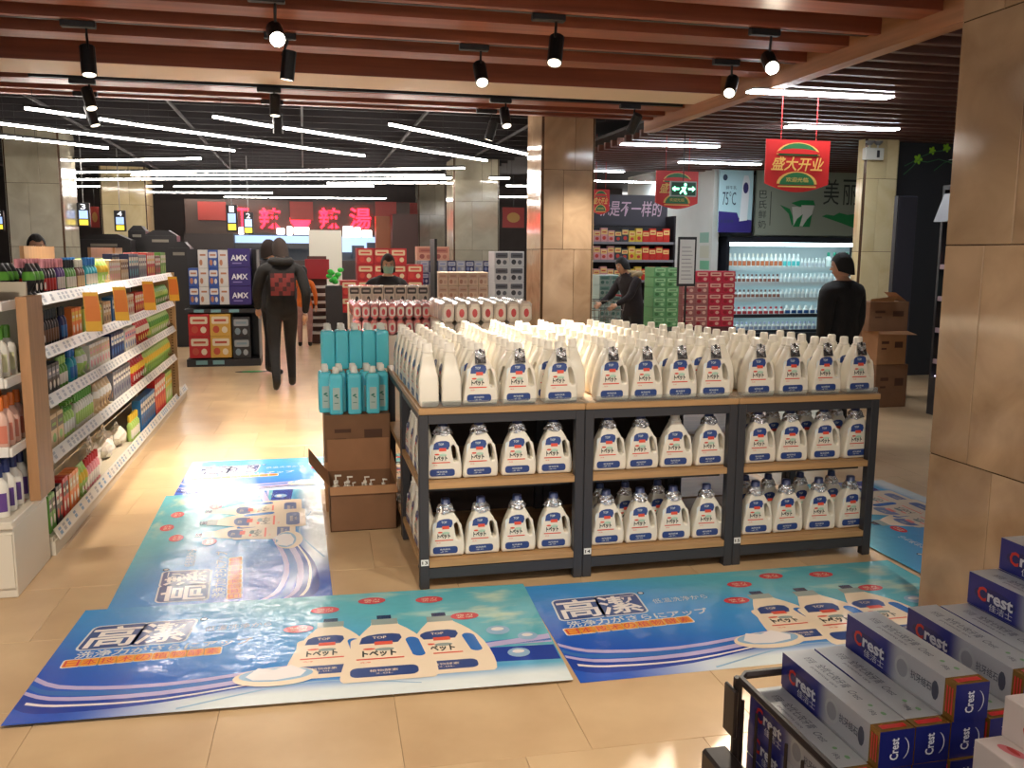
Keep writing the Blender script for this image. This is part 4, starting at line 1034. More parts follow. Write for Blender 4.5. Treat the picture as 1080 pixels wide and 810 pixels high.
# wire stand
BW_ = mat('brown_black_wire', (52, 42, 38), .4, .3)
st = thing('wire_stand', 'dark wire basket stand holding the toothpaste boxes', 'display stand', (.55, .5, 0))
xa, xb, ya, yb = -.006, .66, -.02, .512
zb, zt = Z0 - .012, 1.024
r_ = .0045
def loop(z, r): return MB().tube([(xa + .012, ya, z), (xb, ya, z), (xb, yb, z), (xa + .012, yb, z), (xa, yb - .012, z), (xa, ya + .012, z), (xa + .012, ya, z)], r, 6)
loop(zt, .0055).build('top_rim', BW_, st); loop(zb, .0045).build('bottom_rim', BW_, st)
for k in range(6):
    y = yb - .02 - k * .036
    MB().tube([(xa, y, zb), (xa, y, 1.0 - .0)], .0022, 5).build('side_wire', BW_, st)
for p in ((xa, yb - .004), (xb, yb), (xa, ya), (xb, ya)):
    MB().tube([(p[0], p[1], .001), (p[0], p[1], zt)], .006, 6).build('corner_post', BW_, st)
MB().bbox(xa - .012, xa - .006, yb - .02, yb + .012, .945, 1.012, .002).build('corner_clip', BW_, st)
for k in range(10): MB().tube([(xa + .02 + k * .067, ya, zb), (xa + .02 + k * .067, yb, zb)], .0022, 5).build('floor_wire', BW_, st)
MB().bbox(xa - .045, xa - .008, yb - .06, yb + .005, .86, .925, .004).build('side_bracket', BW_, st)
MB().bbox(.07, .25, -.02, .24, Z0 - .008, 1.0286, .004).build('riser_box', mat('stand_riser_brown', (70, 56, 50), .6), st)
# ================================================================= helpers for piles of goods placed by pixel on a depth plane
def boxes_grid(name, cat, group, labelf, px0, px1, py0, py1, Y, nx, nz, mats_, dep=.3, printf=None, skip=None):
    a = at_y(px0, py1, Y); b = at_y(px1, py0, Y); W_, Hh = (b.x - a.x) / nx, (b.z - a.z) / nz
    cache = {}
    for i in range(nx):
        for j in range(nz):
            if skip and skip(i, j): continue
            mi = (i * 3 + j * 5) % len(mats_) if not callable(mats_) else 0
            mm = mats_(i, j) if callable(mats_) else mats_[mi]
            key = mm.name
            if key not in cache:
                bm_ = MB().bbox(-W_ / 2 + .002, W_ / 2 - .002, 0, dep, 0, Hh - .003, .004).mesh('box_body', mm)
                cache[key] = (bm_, printf(W_, Hh, mm) if printf else None)
            t = thing(name, labelf(i, j), cat, (a.x + (i + .5) * W_, Y, a.z + j * Hh + .001), 0, group)
            part(t, 'box_body', cache[key][0])
            if cache[key][1]: part(t, 'print', cache[key][1])
    return a, b
def prn(c1, c2, word=None):
    A, B_ = mat('print_%d_%d_%d' % c1, c1, .5), mat('print_%d_%d_%d' % c2, c2, .5)
    def f(W_, Hh, mm):
        m = MB(); T = T_front((0, -.0012, 0)); T2 = T_front((0, -.002, 0))
        m.flat(rrect(-W_ * .4, W_ * .4, Hh * .55, Hh * .88, Hh * .06), T, 0)
        m.flat(ell(W_ * .16, Hh * .17, 10, -W_ * .2, Hh * .3), T, 1); m.flat(ell(W_ * .14, Hh * .15, 10, W_ * .2, Hh * .28), T, 0); m.flat(rect(-W_ * .28, W_ * .28, Hh * .66, Hh * .76), T2, 1)
        if word:
            m = MB(); m.text(word, W_ * .72, Hh * .3, T_front((0, -.0012, Hh * .5)), 0, .02); m.flat(rect(-W_ * .3, W_ * .1, Hh * .18, Hh * .24), T, 1)
        return m.mesh('box_print', [A, B_])
    return f
def P(n, c, r=.45): return mat('far_' + n, c, r)
F_WH, F_BL, F_PU, F_RD, F_YE, F_DK, F_CR = P('white', (206, 204, 200)), P('blue', (52, 84, 160)), P('purple', (52, 38, 112)), P('red', (186, 40, 44)), P('yellow', (206, 160, 70)), P('dark', (40, 38, 42)), P('cream', (224, 200, 176))
# ---------------------------------------------------------------- milk carton rack
YA = 12.75
pa = at_y(199, 388, YA); pb = at_y(263, 262, YA)
rk = thing('carton_rack', 'black promotional rack stacked with milk cartons at the end of the aisle', 'rack', (pa.x, YA, 0))
RW = pb.x - pa.x
MB().box(-.02, RW + .1, 0, .55, 0, .10).build('base', F_DK, rk); zmid = at_y(230, 326, YA).z
MB().box(-.02, RW + .1, .0, .55, zmid - .05, zmid + .0).build('middle_shelf', F_DK, rk)
MB().box(RW + .085, RW + .1, .0, .55, .10, 1.6).build('side_panel', P('side_grey', (120, 118, 120)), rk)
MB().box(-.02, RW + .084, .53, .55, .10, 1.6).build('back_panel', F_DK, rk)
for k, x in enumerate((.1, .32, .56)):
    MB().box(x, x + .13, -.006, -.001, zmid - .046, zmid - .004).build('price_card', P('teal_card', (120, 164, 168)), rk)
    if k < 2: MB().box(x, x + .15, -.006, -.001, .03, .085).build('price_card', P('teal_card', (120, 164, 168)), rk)
boxes_grid('milk_carton', 'carton', 'milk cartons on the black rack', lambda i, j: '%s milk carton box, %s column, %s row from below on the rack\'s top half' % (('blue', 'white')[i % 2], ordw(i), ordw(j)), 200, 240, 263.5, 321.5, YA, 4, 3, lambda i, j: (F_BL, F_WH)[i % 2], .4, prn((206, 206, 206), (176, 120, 90)), skip=lambda i, j: j == 2 and i in (0,))
boxes_grid('milk_carton', 'carton', 'purple cartons on the black rack', lambda i, j: 'purple carton box with white letters, %s from below on the rack' % ordw(j), 242, 263.5, 262, 321.5, YA, 1, 3, [F_PU], .4, prn((226, 226, 232), (140, 130, 190), 'AMX'))
boxes_grid('milk_carton', 'carton', 'red and yellow cartons on the black rack', lambda i, j: '%s drink carton box, %s one on the rack\'s lower half' % (('red', 'yellow')[i], ('lower', 'upper')[j]), 200, 243, 331, 378, YA, 2, 2, lambda i, j: (F_RD, F_YE)[i], .4, prn((220, 206, 180), (190, 80, 60)))
boxes_grid('milk_carton', 'carton', 'dark cartons on the black rack', lambda i, j: 'dark grey drink carton, %s one on the rack\'s lower half' % ('lower', 'upper')[j], 246, 263.5, 334, 378, YA, 1, 2, [F_DK], .4, prn((150, 156, 160), (120, 140, 150)))
d_ = MB().flat(ell(.22, .10, 24), T_up((0, 0, .0012)), 0).flat(ell(.14, .055, 20), T_up((0, 0, .002)), 1); p = at_z(266, 392, 0)
tag(d_.build('floor_sticker', [P('sticker_dark', (30, 34, 30)), P('sticker_green', (60, 170, 90))], loc=(p.x, p.y, 0)), 'dark oval floor sticker with green arrow near the carton rack', 'sticker')

# ---------------------------------------------------------------- far shops and checkouts
YB = 22.6
def fbox(parent, nm, px0, px1, py0, py1, Y, m, dep=.2):
    a = at_y(px0, py1, Y); b = at_y(px1, py0, Y); return MB().box(a.x, b.x, Y, Y + dep, max(a.z, .0), b.z).build(nm, m, parent)
def far_thing(nm, label, cat, group=None): return thing(nm, label, cat, (0, 0, 0), 0, group)
sh = far_thing('food_stall', 'far noodle stall with red glowing letters over a bright counter', 'stall')
SIGNW = P('signboard', (64, 44, 34)); NEON = mat('red_neon', (255, 30, 50), .5, emit=3.2, ecol=(255, 24, 44)); MENU = mat('menu_light', (255, 240, 240), .5, emit=2.0, ecol=(255, 236, 236)); COOL = mat('kitchen_light', (190, 214, 240), .5, emit=.45, ecol=(170, 200, 240))
fbox(sh, 'sign_board', 196, 432, 214, 246, YB, SIGNW, .15)
fbox(sh, 'lower_panel', 196, 246, 246, 300, YB + .02, P('stall_dark', (48, 38, 36)), .1)
fbox(sh, 'kitchen_wall', 246, 400, 246, 275, YB + 1.6, P('kitchen_dim', (96, 104, 112)), .1)
fbox(sh, 'kitchen_light', 248, 330, 249, 256, YB + 1.5, COOL, .05)
fbox(sh, 'kitchen_light', 361, 396, 250, 266, YB + 1.5, COOL, .05)
fbox(sh, 'hood', 246, 328, 257, 262, YB + .3, P('kitchen_hood', (60, 64, 70)), .6)
fbox(sh, 'counter', 246, 400, 275, 330, YB, P('stall_counter', (70, 60, 58)), .5)
for ch, x0, x1 in (('下', 249, 262), ('辣', 274, 296), ('辣', 337, 359), ('湯', 369, 391)):
    a = at_y(x0, 241, YB - .08); b = at_y(x1, 219.5, YB - .08)
    m = MB().text(ch, b.x - a.x, b.z - a.z, T_front(((a.x + b.x) / 2, YB - .06, (a.z + b.z) / 2)), 0, .015); n = len(m.v)
    m.add([(v[0], v[1] + .05, v[2]) for v in m.v[:n]], [tuple(reversed(f)) for f in m.f]); m.build('glowing_letter', NEON, sh)
a = at_y(306, 241, YB - .06); b = at_y(328, 230, YB - .06); cx_, w_ = (a.x + b.x) / 2, (b.x - a.x) / 2
MB().prism([(cx_ + w_ * math.cos(t), b.z - (b.z - a.z) * math.sin(t)) for t in [PI * i / 12 for i in range(13)]], YB - .08, YB - .02, 'y').build('glowing_bowl', NEON, sh)
for x0, x1, y0, y1 in ((252, 262, 240, 247), (292, 300, 241, 247), (303, 308, 239, 248), (310, 326, 240, 247), (362, 372, 239, 250), (374, 380, 240, 250), (382, 392, 243, 250)):
    fbox(sh, 'lit_menu', x0, x1, y0, y1, YB - .12, MENU, .04)
for x0, x1 in ((209, 238), (306, 330), (396, 418)): fbox(sh, 'red_poster', x0, x1, 213, 232, YB - .1, P('festive_red', (150, 44, 34)), .03)
for i, (x0, x1, y0, y1) in enumerate(((372, 384, 259, 272), (388, 398, 256, 272))): fbox(sh, 'kitchen_unit', x0, x1, y0, y1, YB + .6, P('kitchen_grey', (70, 84, 100)), .4)
fbox(None, 'service_column', 328, 360, 243, 330, 19.0, P('pale_service', (196, 194, 182)), .6); struct(bpy.data.objects['service_column'])
o = fbox(None, 'wooden_stall_wall', 398, 414, 228, 345, YB - .4, P('stall_orange', (150, 84, 46)), .3); tag(o, 'orange brown wooden wall end right of the glowing stall', 'partition')
o = fbox(None, 'dark_cupboard', 415, 441, 226, 345, 21.5, P('maroon', (66, 36, 30)), .5); tag(o, 'dark maroon cupboard left of the far checkout column', 'cupboard')
# hanging checkout numbers
NB = P('number_board', (16, 16, 20)); NW = mat('number_white', (226, 230, 240), .5, emit=.8); NBL = mat('number_blue', (150, 176, 230), .5, emit=.5); NY = mat('number_yellow', (232, 206, 60), .5, emit=.6)
for num, x0, x1, y0, y1, Y in (('3', 82, 94, 214, 239, 15), ('4', 121, 132, 222, 244, 17), ('1', 239, 250, 216, 244.5, 16), ('2', 257, 267, 224, 247, 17.5), ('5', -4, 3, 222, 243, 15.5)):
    a = at_y(x0, y1, Y); b = at_y(x1, y0, Y); w_, h_ = b.x - a.x, b.z - a.z
    t = thing('checkout_sign', 'hanging black checkout sign %s' % {'3': 'farthest left in full view', '4': 'before the cream column', '1': 'larger, left of the red letters', '2': 'smaller, over the first red letter', '5': 'cut by the left picture edge'}[num], 'sign', ((a.x + b.x) / 2, Y, a.z), 0, 'hanging checkout number signs')
    MB().bbox(-w_ / 2, w_ / 2, 0, .06, 0, h_, .006).build('board', NB, t)
    MB().text(num, w_ * .4, h_ * .22, T_front((0, -.002, h_ * .84))).build('number', NW, t)
    MB().flat(rect(-w_ * .34, w_ * .34, h_ * .34, h_ * .68), T_front((0, -.002, 0))).build('blue_panel', NBL, t)
    MB().flat(rect(-w_ * .34, w_ * .34, h_ * .07, h_ * .29), T_front((0, -.002, 0))).build('yellow_panel', NY, t)
    MB().tube([(0, .03, h_), (0, .03, 3.418 - a.z)], .008, 5).build('hanger', P('hanger_grey', (130, 130, 130)), t)
# checkout racks, dark silhouettes above the gondola
for i, (x0, x1, y0, Y) in enumerate(((84, 137, 247, 17.2), (138, 153, 238, 18.5), (154, 186, 243, 17.8), (178, 200, 255, 15.5))):
    a = at_y(x0, 300, Y); b = at_y(x1, y0, Y); t = thing('checkout_rack', '%s dark checkout rack from the left behind the gondola' % ordw(i), 'rack', ((a.x + b.x) / 2, Y, 0), 0, 'dark checkout racks')
    w_ = (b.x - a.x) / 2; MB().box(-w_, w_, 0, .5, 0, b.z - .1).build('cabinet', P('rack_black', (34, 31, 32)), t)
    MB().prism([(-w_, b.z - .099), (w_, b.z - .099), (w_ * .5, b.z), (-w_ * .4, b.z)], .02, .4, 'y').build('sloped_top', P('rack_black', (34, 31, 32)), t)
    MB().box(-w_ * .5, w_ * .5, -.01, -.002, b.z - .22, b.z - .17).build('label_strip', P('rack_label', (130, 124, 112)), t)
# red lamps and festive boards further back
for i, (x0, x1, y0, y1, Y) in enumerate(((96, 104, 218, 240, 21), (530, 553, 219, 240, 21), (400, 440, 214, 236, 23.2))):
    a = at_y(x0, y1, Y); b = at_y(x1, y0, Y); t = thing('festive_board', '%s distant red festive board hanging near the far wall' % ('leftmost', 'rightmost', 'middle')[i], 'sign', ((a.x + b.x) / 2, Y, a.z), 0, 'distant festive boards')
    w_, h_ = (b.x - a.x) / 2, b.z - a.z; MB().box(-w_, w_, 0, .03, 0, h_).build('board', P('festive_red', (150, 44, 34)), t); MB().tube([(0, .015, h_), (0, .015, 3.418 - a.z)], .006, 4).build('cord', BLK, t)
    MB().flat(ell(w_ * .6, h_ * .25, 14, 0, h_ * .5), T_front((0, -.002, 0))).build('print', P('festive_gold', (176, 130, 60)), t)
# ---------------------------------------------------------------- piles behind the tables
boxes_grid('gift_box', 'gift box', 'red gift boxes piled far behind the tissue packs', lambda i, j: 'red gift box, %s from left in the %s layer of the far pile' % (ordw(i), ('bottom', 'second', 'third', 'top')[j]), 360, 446, 262, 330, 14.0, 5, 4, lambda i, j: (F_RD, P('red2', (170, 30, 36)))[(i + j) % 2], .5, prn((214, 190, 150), (200, 60, 50)), skip=lambda i, j: j == 3 and i in (0, 4) or j == 2 and i == 0)
a = at_y(360, 330, 14.0); b = at_y(446, 330, 14.0); tag(MB().box(a.x, b.x, 14.0, 14.5, .001, a.z - .001).build('gift_pallet', F_DK), 'dark pallet under the far pile of red gift boxes', 'pallet')
t = thing('green_packaging', 'small bright green packaging left of the red gift boxes', 'packaging', tuple(at_y(352, 301, 13.4)) );  # green packaging, modelled as a leafy clump on a stand
for k in range(9): MB().sphere((.10 * math.cos(k * 2.4) * (k / 9 + .2), .05 * math.sin(k * 2.4), .05 + .022 * k), (.05, .04, .035), 7, 5).build('green_bulge', P('packaging_green', (60, 190, 70)), t)
c_ = at_y(352, 301, 13.4); MB().box(-.12, .12, -.1, .1, -c_.z + .001, 0).build('stand', F_DK, t)
t = thing('magazine_rack', 'narrow rack with white trays beside the walking man', 'rack', (at_y(335, 300, 15.5).x, 15.5, 0)); MB().box(-.16, .16, .2, .24, 0, 1.5).build('frame', P('rack_brown', (90, 60, 52)), t); MB().box(-.2, .2, .0, .19, 1.12, 1.45).build('red_bin', P('bin_red', (160, 26, 36)), t)
for k in range(7): MB().box(-.15, .15, 0, .19, .18 + k * .13, .22 + k * .13).build('tray', P('tray_white', (200, 200, 196)), t)
# tissue packs: pink one left, white one right
WRAP = mat('clear_wrap_white', (226, 214, 200), .2, coat=.5); WRAPP = mat('pink_wrap', (232, 150, 146), .2, coat=.5)
def packs(label_, px0, px1, ytop, Y, nx, ny, m1, m2, zl, grp):
    a = at_y(px0, ytop, Y); b = at_y(px1, ytop, Y); W_ = (b.x - a.x) / nx; zt_ = a.z
    dd = .24
    me = MB().bbox(-W_ / 2 + .003, W_ / 2 - .003, 0, dd - .006, 0, zl - .003, .02).mesh('pack_body', m1)
    pr = MB().flat(rrect(-W_ * .38, W_ * .38, zl * .2, zl * .75, .015), T_front((0, -.0015, 0)), 0).flat(ell(W_ * .2, zl * .2, 12, 0, zl * .45), T_front((0, -.0025, 0)), 1).mesh('pack_print', [m2, P('print_red_dot', (206, 70, 76))])
    for j in range(ny):
        for i in range(nx):
            for k in range(2 if j == 0 else 1):
                t = thing('tissue_pack', '%s tissue pack, %s from left, %s, %s rank of the pile' % (label_, ordw(i), 'on top' if k == 0 else 'one layer down', ('front', 'middle', 'back')[j]), 'tissue pack', (a.x + (i + .5) * W_, Y + j * dd, zt_ - zl * (k + 1)), 0, grp)
                part(t, 'pack_body', me); part(t, 'print', pr)
    base = MB().box(a.x + .01, b.x - .01, Y + .004, Y + .004 + dd, 0.001, zt_ - 2 * zl - .002).box(a.x + .01, b.x - .01, Y + .012 + dd, Y + ny * dd - .01, 0.001, zt_ - zl - .002)
    tag(base.build('pack_pallet', P('pallet_white', (210, 200, 186))), 'pale pallet box under the %s tissue packs' % label_, 'pallet')
packs('pink', 372, 463, 320, 7.3, 10, 3, WRAPP, WRAP, .13, 'pink tissue packs behind the tables')
packs('white red-dotted', 466, 562, 318, 6.5, 7, 3, WRAP, P('pack_pale', (236, 226, 214)), .16, 'white tissue packs behind the tables')
boxes_grid('tissue_bag', 'tissue bag', 'printed white bags behind the pink packs', lambda i, j: 'white bag with dark print behind the pink packs, %s from left' % ordw(i), 368, 452, 301, 321, 8.6, 7, 1, [WRAP], .2, prn((70, 66, 66), (200, 190, 180)))
a = at_y(368, 321, 8.6); b = at_y(452, 321, 8.6); tag(MB().box(a.x, b.x, 8.55, 8.95, 0.001, a.z - .002).build('pack_pallet', P('pallet_white', (210, 200, 186))), 'pale pallet box under the printed white bags', 'pallet')
# cream boxes, long gondola top
boxes_grid('cream_box', 'box', 'cream boxes on the low shelf left of the middle column', lambda i, j: 'cream box, %s from left in the %s row before the far column' % (ordw(i), ('lower', 'upper')[j]), 462, 515, 287, 316, 9.6, 5, 2, [F_CR], .3, prn((206, 176, 156), (186, 140, 120)))
a = at_y(462, 316, 9.6); b = at_y(515, 316, 9.6); tag(MB().box(a.x, b.x, 9.55, 9.95, 0.001, a.z - .002).build('low_shelf', P('low_shelf_cream', (200, 180, 150))), 'low cream shelf carrying the cream boxes', 'shelf')
boxes_grid('appliance_box', 'box', 'white appliance boxes beside the middle column', lambda i, j: 'white appliance box with black edge, %s from below, %s, beside the middle column' % (ordw(j), ('left', 'right')[i]), 521, 553, 265, 330, 12.2, 2, 4, [P('white_box', (190, 192, 194))], .4, prn((90, 92, 100), (60, 60, 66)))
a = at_y(521, 330, 12.2); b = at_y(553, 330, 12.2); tag(MB().box(a.x, b.x, 12.15, 12.6, 0.001, a.z - .002).build('box_plinth', F_DK), 'dark plinth under the white appliance boxes', 'plinth')
boxes_grid('navy_box', 'box', 'navy and grey boxes before the far column', lambda i, j: '%s box, %s from left on the %s level before the far column' % (('navy', 'grey')[(i + j) % 2], ordw(i), ('lower', 'upper')[j]), 443, 519, 275, 300, 14.6, 8, 2, lambda i, j: (P('navy_far', (38, 44, 92)), P('grey_far', (150, 152, 158)))[(i + j) % 2], .3, prn((176, 178, 190), (120, 130, 170)))
a = at_y(443, 300, 14.6); b = at_y(519, 300, 14.6); tag(MB().box(a.x, b.x, 14.55, 14.95, 0.001, a.z - .002).build('low_shelf', P('low_shelf_grey', (140, 134, 126))), 'low grey shelf carrying the navy and grey boxes', 'shelf')
boxes_grid('pink_carton', 'box', 'salmon cartons under the far checkout column', lambda i, j: 'salmon carton, %s from left below the far checkout column' % ordw(i), 440, 474, 260, 275, 15.2, 2, 1, [P('salmon', (206, 150, 122))], .3, prn((180, 110, 90), (150, 80, 70)))
a = at_y(440, 275, 15.2); b = at_y(474, 275, 15.2); tag(MB().box(a.x, b.x, 15.2, 15.5, 0.001, a.z - .002).build('carton_stand', P('low_shelf_grey', (140, 134, 126))), 'grey stand under the two salmon cartons', 'stand')
# edge-on standing sign
p = at_y(460, 330, 8.2); q = at_y(460, 252, 8.2)
t = thing('standing_sign', 'thin black standing sign seen edge-on before the cream boxes', 'sign', (p.x, 8.2, 0)); MB().box(-.012, .012, 0, .3, .9, q.z).build('frame', BLK, t); MB().box(-.012, .012, .14, .16, .02, .9).build('post', BLK, t); MB().box(-.15, .15, 0, .3, .001, .02).build('foot', BLK, t)
# ================================================================= right side: snack shelves, placards, fridge
RED = P('placard_red', (202, 38, 36)); PGR = P('placard_green', (42, 110, 62)); PGD = P('placard_gold', (228, 184, 96))
def placard(px0, px1, py0, py1, Y, label, rz=0):
    a = at_y(px0, py1, Y); b = at_y(px1, py0, Y); w_, h_ = (b.x - a.x) / 2, b.z - a.z
    t = thing('festive_placard', label, 'placard', ((a.x + b.x) / 2, Y, a.z), rz, 'red grand opening placards')
    out = [(-w_, h_), (-w_, h_ * .16)] + [(-w_ + 2 * w_ * i / 10, h_ * .16 - h_ * .16 * math.sin(PI * i / 10)) for i in range(1, 10)] + [(w_, h_ * .16), (w_, h_)]
    MB().prism(out, 0, .012, 'y').build('board', RED, t)
    m = MB(); T = T_front((0, -.002, 0)); T2 = T_front((0, -.004, 0)); T3 = T_front((0, -.006, 0))
    arch = [(w_ * .62 * math.cos(s), h_ * .70 + h_ * .24 * math.sin(s)) for s in [PI * i / 12 for i in range(13)]]
    m.flat([(x * 1.1, y + h_ * .012) for x, y in arch], T, 1); m.flat(arch, T2, 0); m.flat([(x * 1.15, y * .42 + h_ * .44) for x, y in arch], T3, 2)
    ar2 = [(w_ * .55 * math.cos(s), h_ * .14 + h_ * .24 * math.sin(s)) for s in [PI * i / 12 for i in range(13)]]
    m.flat([(x * 1.15, y + h_ * .02) for x, y in ar2], T, 1); m.flat(ar2, T2, 0)
    m.text('盛大开业', w_ * 1.6, h_ * .27, T_front((0, -.008, h_ * .54)), 1, .015, shear=.25)
    m.text('欢迎光临', w_ * .7, h_ * .09, T_front((0, -.006, h_ * .24)), 1)
    m.flat(rect(-w_ * .6, w_ * .6, h_ * .095, h_ * .12), T3, 1)
    m.build('print', [PGR, PGD, RED], t)
    for s in (-1, 1): MB().tube([(s * w_ * .55, .006, h_), (s * w_ * .55, .006, (3.418 if Y > 13 else 3.159) - a.z)], .004, 4).build('cord', RED, t)
placard(806, 876, 149, 202, 7.4, 'large red grand opening placard with gold letters hanging at right')
placard(690, 738, 181, 220, 10.6, 'red grand opening placard hanging behind the green exit sign', .1)
placard(624, 643, 200, 226, 13.6, 'red grand opening placard half hidden by the middle column')
# exit sign
a = at_y(707, 207, 10.2); b = at_y(735, 191.5, 10.2); w_, h_ = (b.x - a.x) / 2, b.z - a.z
t = thing('exit_sign', 'glowing green exit sign with running figure and arrows', 'exit sign', ((a.x + b.x) / 2, 10.2, a.z))
MB().box(-w_, w_, 0, .03, 0, h_).build('case', P('exit_frame', (150, 156, 150)), t)
MB().flat(rect(-w_ * .92, w_ * .92, h_ * .08, h_ * .92), T_front((0, -.002, 0))).build('green_face', P('exit_green', (10, 70, 50)), t)
m = MB(); T = T_front((0, -.004, 0)); g = m.flat(rect(-w_ * .85, -w_ * .35, h_ * .44, h_ * .56), T).flat([(-w_ * .85, h_ * .5), (-w_ * .66, h_ * .32), (-w_ * .66, h_ * .68)], T).flat(rect(w_ * .35, w_ * .7, h_ * .44, h_ * .56), T).flat([(w_ * .88, h_ * .5), (w_ * .68, h_ * .68), (w_ * .68, h_ * .32)], T)
g.flat(ell(h_ * .09, h_ * .09, 10, .02, h_ * .78), T).flat([(-w_ * .2, h_ * .6), (w_ * .22, h_ * .66), (w_ * .1, h_ * .4), (w_ * .25, h_ * .16), (w_ * .1, h_ * .14), (-w_ * .05, h_ * .36), (-w_ * .25, h_ * .16), (-w_ * .3, h_ * .24), (-w_ * .08, h_ * .5)], T)
g.build('glowing_symbol', mat('exit_glow', (150, 255, 200), .5, emit=2.5, ecol=(120, 255, 190)), t)
MB().tube([(0, .015, h_), (0, .015, 3.159 - a.z)], .006, 5).build('hanger', BLK, t)
# snack shelf far right of the column
YS = 14.0
a = at_y(618, 340, YS); b = at_y(714, 205, YS); W_ = b.x - a.x
t = thing('snack_shelf', 'tall shelf of red and yellow snacks behind the middle column', 'shelf', (a.x, YS, 0))
MB().box(0, W_, .4, .44, 0, 2.2).build('back_panel', F_DK, t)
MB().box(0, W_, .38, .4, at_y(650, 237, YS).z, b.z).build('sign_panel', P('sign_grey', (66, 64, 74)), t)
sy = [at_y(650, y, YS).z for y in (255.5, 274.5, 296, 318)]
for z in sy:
    MB().box(0, W_, .02, .38, z - .03, z).build('shelf_board', F_DK, t); MB().box(0, W_, .0, .019, z - .03, z + .01).build('shelf_edge', P('edge_grey', (130, 130, 136)), t)
MB().box(0, .03, .0, .4, 0, 2.2).build('upright', F_DK, t); MB().box(W_ - .03, W_, .0, .4, 0, 2.2).build('upright', F_DK, t)
p = at_y(674, 219, YS); MB().text('就是不一样的', W_ * .72, .26, T_front((p.x - a.x, .377, p.z)), 0, .01, shear=.1).build('sign_letters', P('sign_pink', (206, 176, 196)), t)
SNK = [((206, 150, 150), 3), ((60, 66, 72), 2), ((206, 176, 60), 2), ((196, 46, 38), 4)]
for r, z in enumerate(sy[:3]):
    x = .12 + a.x; i = 0
    for c, n in SNK:
        for k in range(n):
            wd = (W_ - .2) / 11
            q = put('box', wd, .19 + .04 * ((k + r) % 2), (c, (220, 190, 120), (190, 60, 50)), (x + wd / 2, YS + .12, z + .001), 0, 'snack_pack', 'snack pack, %s from left on the %s snack shelf' % (ordw(i), ('top', 'second', 'third')[r]), 'snack', 'snack packs behind the column')
            x += wd; i += 1
# stacks of drink boxes
GBX = P('green_box', (96, 150, 96)); RBX = P('red_box', (186, 40, 62)); PBX = P('pink_brown_box', (156, 96, 92)); TBX = P('teal_white_box', (156, 176, 168))
boxes_grid('drink_box', 'drink box', 'green drink boxes', lambda i, j: 'green patterned drink box, %s, %s from below' % (('left', 'middle', 'right')[i], ordw(j)), 688, 717, 282, 345, 11.6, 2, 6, [GBX], .35, prn((150, 190, 140), (60, 110, 60)))
boxes_grid('drink_box', 'drink box', 'red drink boxes', lambda i, j: '%s drink box, column %s, %s from below, before the fridge' % (('brownish', 'red')[i > 1], ('one', 'two', 'three', 'four')[i], ordw(j)), 718, 776, 286, 345, 11.9, 4, 5, lambda i, j: RBX if i > 1 or j == 4 else PBX, .35, prn((214, 170, 150), (150, 30, 40)))
boxes_grid('drink_box', 'drink box', 'pale teal drink boxes', lambda i, j: 'pale teal drink box, %s, %s from below, by the column' % (('left', 'right')[i], ordw(j)), 631, 656, 290, 345, 11.4, 2, 5, [TBX], .35, prn((100, 140, 130), (70, 110, 100)))
for px0, px1, Y, c, nm in ((688, 717, 11.6, (70, 80, 70), 'green'), (718, 776, 11.9, (90, 50, 50), 'red'), (631, 656, 11.4, (80, 90, 90), 'pale teal')):
    a = at_y(px0, 345, Y); b = at_y(px1, 345, Y); tag(MB().box(a.x, b.x, Y, Y + .35, .001, a.z - .001).build('box_pallet', P('pallet_' + nm.replace(' ', '_'), c)), 'low pallet under the %s drink boxes' % nm, 'pallet')
# standing notice frame
a = at_y(714, 302, 9.6); b = at_y(735, 250, 9.6); t = thing('notice_stand', 'black framed notice on a thin floor stand before the drink boxes', 'notice stand', ((a.x + b.x) / 2, 9.6, 0)); w_ = (b.x - a.x) / 2
MB().box(-w_, w_, 0, .02, a.z, b.z).build('frame', BLK, t); MB().box(-w_ * .82, w_ * .82, -.003, -.001, a.z + .03, b.z - .03).build('notice_paper', P('paper', (206, 206, 200)), t)
m = MB()
for k in range(9): m.flat(rect(-w_ * .6, w_ * (.6 - .1 * (k % 3)), a.z + .08 + k * .045, a.z + .09 + k * .045), T_front((0, -.005, 0)))
m.build('printed_lines', P('faint_ink', (150, 150, 150)), t); MB().tube([(0, .01, a.z), (0, .01, .02)], .012, 6).build('post', BLK, t); MB().lathe([(.16, .001), (.16, .015), (.02, .02)], 16, (0, .01, 0)).build('foot', BLK, t)
# notices on the white wall
Yw = wr0.x - .122
for i, (px, py0, py1, c) in enumerate(((743, 245, 256, (130, 176, 160)), (743, 259, 272, (190, 196, 180)), (743, 275, 284, (110, 186, 150)))):
    p0 = at_x(px - 5, py1, Yw); p1 = at_x(px + 5, py0, Yw)
    o = MB().box(Yw - .004, Yw - .001, p1.y, p0.y, p0.z, p1.z).build('wall_notice', P('notice_%d' % i, c)); tag(o, '%s pale green notice on the white wall, counted from above' % ordw(i), 'notice', 'notices on the white wall')
